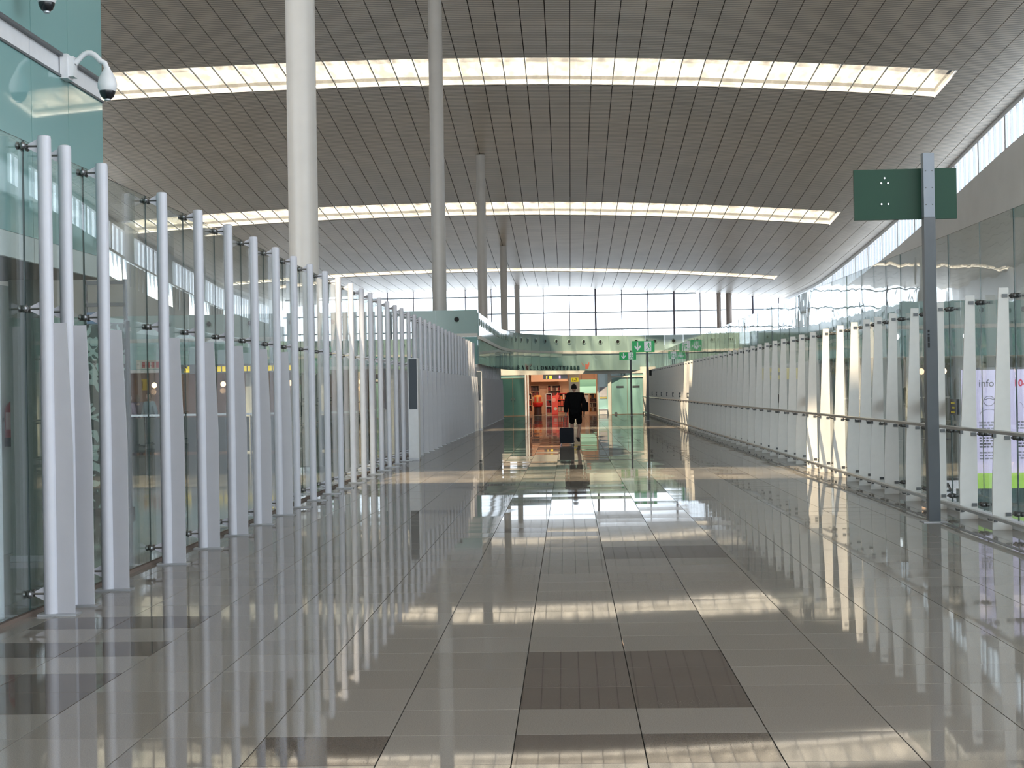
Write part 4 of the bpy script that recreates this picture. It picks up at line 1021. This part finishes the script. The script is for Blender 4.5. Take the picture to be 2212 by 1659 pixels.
def person(label, loc, rot, pose, skin, top, bottom, hair, shoe, long_hair=False, shorts=True, scale=1.0):
    root = tag(link('person', None, None, Vector(loc)), label, 'person', None)
    J = dict(pelvis=(0,0,0.96), waist=(0,0,1.12), chest=(0,0.0,1.32), neck=(0,0.0,1.50), head=(0,0.02,1.57),
             lsh=(-0.19,0,1.45), rsh=(0.19,0,1.45), lel=(-0.27,-0.04,1.16), rel=(0.29,-0.02,1.17), lwr=(-0.27,-0.06,0.92), rwr=(0.25,0.12,0.98),
             lhip=(-0.10,0,0.92), rhip=(0.10,0,0.92), lkn=(-0.11,0.02,0.50), rkn=(0.11,0.02,0.50), lan=(-0.11,0,0.09), ran=(0.11,0,0.09), lto=(-0.12,0.17,0.03), rto=(0.12,0.17,0.03), lean=0)
    J.update(pose)
    def P(mesh, name, parent=root):
        o = bpy.data.objects.new(name, mesh); COL.objects.link(o); o.parent = parent; return o
    # body, one continuous skin
    g = G(); p = g.n(J['pelvis'], (0.14,0.10)); w = g.n(J['waist'], (0.13,0.09), p); c = g.n(J['chest'], (0.15,0.10), w); nk = g.n(J['neck'], 0.055, c); hd = g.n(J['head'], 0.05, nk)
    for sd in 'lr':
        s_ = g.n(lerp(J['neck'], J[sd+'sh'], 0.85), 0.06, c); e_ = g.n(J[sd+'el'], 0.042, s_); w_ = g.n(J[sd+'wr'], 0.03, e_)
        d = Vector(J[sd+'wr'])-Vector(J[sd+'el']); d.normalize(); pm = Vector(J[sd+'wr'])+d*0.07; pl = g.n(pm, 0.032, w_)
        side = Vector((0,1,0)); inn = Vector((1 if sd == 'l' else -1,0,0))
        for k, (off, ln) in enumerate(((0.028,0.07),(0.010,0.08),(-0.010,0.075),(-0.026,0.06))):
            b = pm+side*off+d*0.03; f1 = g.n(b, 0.010, pl); f2 = g.n(b+d*ln*0.5+inn*0.008, 0.009, f1); g.n(b+d*ln*0.85+inn*0.03, 0.008, f2)
        th = g.n(Vector(J[sd+'wr'])+d*0.04+side*0.035+inn*0.01, 0.011, w_); g.n(Vector(J[sd+'wr'])+d*0.085+side*0.05+inn*0.025, 0.009, th)
        h_ = g.n(J[sd+'hip'], (0.09,0.09), p); kn = g.n(J[sd+'kn'], 0.058, h_); cf = g.n(lerp(J[sd+'kn'], J[sd+'an'], 0.3), 0.058, kn); an = g.n(J[sd+'an'], 0.036, cf); g.n(J[sd+'to'], 0.03, an)
    me = skin_mesh('body', g.v, g.e, g.r, skin, 1)
    # head shape joined to the body mesh
    bm = bmesh.new(); bm.from_mesh(me)
    hc = Vector(J['head'])+Vector((0,0.012,0.105))
    res = bmesh.ops.create_uvsphere(bm, u_segments=16, v_segments=12, radius=0.1)
    for v in res['verts']:
        q = v.co.copy(); q.x *= 0.78; q.y *= 0.95; q.z *= 1.16
        if q.z < -0.02: q.x *= 1-0.22*(-q.z/0.116); q.y *= 1-0.08*(-q.z/0.116)
        if v.co.y > 0.08 and abs(v.co.x) < 0.03 and -0.04 < v.co.z < 0.02: q.y += 0.018
        v.co = q+hc
    for sx in (-1, 1):
        r2 = bmesh.ops.create_uvsphere(bm, u_segments=8, v_segments=6, radius=0.03)
        for v in r2['verts']: v.co = Vector((v.co.x*0.35, v.co.y*0.6, v.co.z))+hc+Vector((sx*0.078,-0.005,-0.005))
    for f in bm.faces: f.smooth = True
    bm.to_mesh(me); bm.free()
    body = P(me, 'body')
    mb = MB()
    for sx in (-1,1): mb.lathe(tuple(hc+Vector((sx*0.032,0.082,0.012))), [(0.004,-0.006),(0.011,0),(0.004,0.006)], 8, axis='Y')
    P(mb.mesh('eyes', MT['blackg']), 'eyes', body)
    P(MB().box(hc.x-0.022,hc.x+0.022,hc.y+0.08,hc.y+0.088,hc.z-0.062,hc.z-0.054).mesh('mouth', RB), 'mouth', body)
    # hair
    bm = bmesh.new(); r2 = bmesh.ops.create_uvsphere(bm, u_segments=16, v_segments=12, radius=0.1)
    dele = []
    for v in r2['verts']:
        q = v.co.copy(); front = q.y > 0.03 and q.z < 0.055
        low = q.z < (-0.09 if long_hair else -0.045)
        if front or low: dele.append(v)
        v.co = Vector((q.x*0.86, q.y*1.03-0.004, q.z*1.24 - (0.10 if (long_hair and q.z < -0.03) else 0)))+hc
    bmesh.ops.delete(bm, geom=dele, context='VERTS')
    hm = bpy.data.meshes.new('hair'); bm.to_mesh(hm); bm.free(); hm.materials.append(hair); hm.polygons.foreach_set('use_smooth', [True]*len(hm.polygons))
    P(hm, 'hair')
    # jacket / shirt
    bk = J.get('bulk', 1.0)
    g = G(); hem = J.get('hem', 0.84); p = g.n((J['pelvis'][0],J['pelvis'][1],hem), (0.19*bk,0.125*bk)); w = g.n(J['waist'], (0.18*bk,0.125*bk), p); c = g.n(J['chest'], (0.19*bk,0.13*bk), w); g.n(lerp(J['chest'],J['neck'],0.8), (0.09,0.08), c)
    for sd in 'lr':
        s_ = g.n(J[sd+'sh'], 0.085*bk, c); e_ = g.n(J[sd+'el'], 0.068*bk, s_); g.n(lerp(J[sd+'el'], J[sd+'wr'], 0.92), 0.052*bk, e_)
    P(skin_mesh('jacket', g.v, g.e, g.r, top, 2), 'jacket')
    # shorts / trousers
    g = G(); p = g.n(J['pelvis'], (0.165,0.12))
    for sd in 'lr':
        h_ = g.n(J[sd+'hip'], 0.108, p)
        if shorts: g.n(lerp(J[sd+'hip'], J[sd+'kn'], 0.88), 0.098, h_)
        else:
            k_ = g.n(J[sd+'kn'], 0.075, h_); g.n(lerp(J[sd+'kn'], J[sd+'an'], 0.92), 0.06, k_)
    P(skin_mesh('shorts' if shorts else 'trousers', g.v, g.e, g.r, bottom, 2), 'shorts' if shorts else 'trousers')
    for sd in 'lr':
        a = Vector(J[sd+'an']); t_ = Vector(J[sd+'to']); hl = a-(t_-a)*0.28; hl.z = a.z-0.04
        up = g = G(); n0 = g.n(a+Vector((0,0,-0.005)), 0.05); n1 = g.n(lerp(a, t_, 0.6), 0.048, n0); g.n(t_, 0.036, n1); g.n(hl, 0.04, n0)
        P(skin_mesh('shoe', g.v, g.e, g.r, shoe, 2), 'shoe')
    root.rotation_euler = (0,0,rot); root.scale = (scale,)*3
    return root
SKIN1 = pmat('skin_tan', (0.32,0.19,0.14), 0.5); SKIN2 = pmat('skin_light', (0.55,0.36,0.28), 0.5)
CLB = pmat('black_cloth', (0.003,0.003,0.0035), 0.9, spec=0.1); CLB2 = pmat('black_shorts', (0.003,0.003,0.0035), 0.9, spec=0.1); HAIRB = pmat('black_hair', (0.004,0.0035,0.003), 0.8, spec=0.2)
SHB = pmat('black_shoe', (0.012,0.012,0.014), 0.5); NAVY = pmat('navy_case', (0.003,0.005,0.010), 0.6, spec=0.2)
PX, PYY = 0.19, 47.95
walker = person('person in black jacket and shorts walking away, pulling a suitcase', (PX, PYY, 0), 0.0,
    dict(pelvis=(0,0,0.99), waist=(0.0,0.02,1.14), chest=(0.0,0.03,1.35), neck=(-0.02,0.04,1.53), head=(-0.025,0.06,1.57),
         lsh=(-0.20,0.02,1.45), rsh=(0.20,0.03,1.45), lel=(-0.265,-0.05,1.16), rel=(0.29,0.0,1.16), lwr=(-0.285,-0.14,0.90), rwr=(0.27,0.10,0.94), bulk=1.2,
         lhip=(-0.10,0,0.95), rhip=(0.10,0,0.95), lkn=(-0.10,0.14,0.52), rkn=(0.12,0.02,0.50), lan=(-0.08,0.12,0.085), ran=(0.07,-0.28,0.22), lto=(-0.09,0.29,0.03), rto=(0.10,-0.22,0.05), hem=0.72),
    SKIN1, CLB, CLB2, HAIRB, SHB)
# suitcase
sx, sy = -0.075, 47.0
t = thing('suitcase', (sx, sy, 0), 'small dark navy wheeled suitcase pulled by the walking person', 'suitcase')
c = MB(); w2, d2, z0, z1 = 0.205, 0.12, 0.05, 0.50
def rrect(w, h, r, cx, cz, n=4):
    out = []
    for (ax, az, st) in ((w-r, h-r, 0), (-w+r, h-r, 1), (-w+r, -h+r, 2), (w-r, -h+r, 3)):
        for k in range(n+1):
            a = math.pi/2*(st+k/n); out.append((cx+ax+r*math.cos(a), cz+az+r*math.sin(a)))
    return out
c.prism(rrect(w2,(z1-z0)/2,0.05,sx,(z0+z1)/2), sy-d2, sy+d2, 'XZ')
body = part('shell', c, NAVY, t)
part('zip_band', MB().prism(rrect(w2+0.006,(z1-z0)/2+0.006,0.052,sx,(z0+z1)/2), sy-0.02, sy+0.02, 'XZ'), MT['blackg'], body)
part('pocket', MB().prism(rrect(w2-0.04,0.11,0.03,sx,0.24), sy-d2-0.015, sy-d2, 'XZ'), NAVY, body)
part('handle', MB().tube([(sx-0.07,sy,0.49),(sx-0.10,sy+0.09,0.80),(sx-0.07,sy+0.10,0.83),(sx+0.05,sy+0.10,0.83),(sx+0.08,sy+0.09,0.80),(sx+0.07,sy,0.49)], 0.009, 8), MT['darksteel'], t)
for x in (-0.16,0.16):
    for y in (-0.085,0.085):
        part('wheel', MB().lathe((sx+x,sy+y,0.03), [(0.022,-0.014),(0.03,-0.01),(0.03,0.01),(0.022,0.014)], 12, axis='X'), MT['plate'], t)
t = thing('shoulder_bag', (PX+0.22, PYY-0.1, 1.3), 'black shoulder bag hanging from the walking person', 'bag')
part('pouch', MB().prism(rrect(0.10,0.14,0.03,PX+0.30,1.10), PYY-0.14, PYY-0.03, 'XZ'), CLB, t)
part('strap', MB().tube([(PX+0.22,PYY-0.08,1.24),(PX+0.26,PYY-0.07,1.45),(PX+0.27,PYY+0.02,1.53),(PX+0.27,PYY+0.14,1.42),(PX+0.33,PYY-0.05,1.24)], 0.016, 6), CLB, t)
# people in the left hall, standing by the balustrade
def px_x(px, Y): return (px-1230)/3450*Y
def cloth(n, c): return pmat(n, c, 0.8)
person('person in a pale blue shirt standing behind the dark balustrade', (px_x(317,52),52,0), 2.6, {}, SKIN2, cloth('shirt_blue',(0.30,0.40,0.46)), cloth('trousers_grey',(0.06,0.06,0.07)), HAIRB, SHB, shorts=False, scale=0.97)
person('person with long hair in dark purple top behind the balustrade', (px_x(291,53),53,0), 0.6, {}, SKIN2, cloth('top_purple',(0.09,0.06,0.10)), cloth('trousers_plum',(0.08,0.04,0.06)), pmat('hair_brown',(0.16,0.08,0.04),0.6), SHB, long_hair=True, shorts=False, scale=0.95)
person('person in a lilac top partly hidden by the third post', (px_x(272,51.4),51.4,0), -0.5, {}, SKIN2, cloth('top_lilac',(0.35,0.28,0.36)), cloth('trousers_dark',(0.05,0.05,0.06)), HAIRB, SHB, shorts=False, scale=0.94)
person('person all in dark clothes seen between posts nine and ten', (px_x(652,40),40,0), 0.3, {}, SKIN1, cloth('coat_dark',(0.012,0.014,0.018)), cloth('trousers_black',(0.012,0.012,0.014)), HAIRB, SHB, shorts=False, scale=0.98)
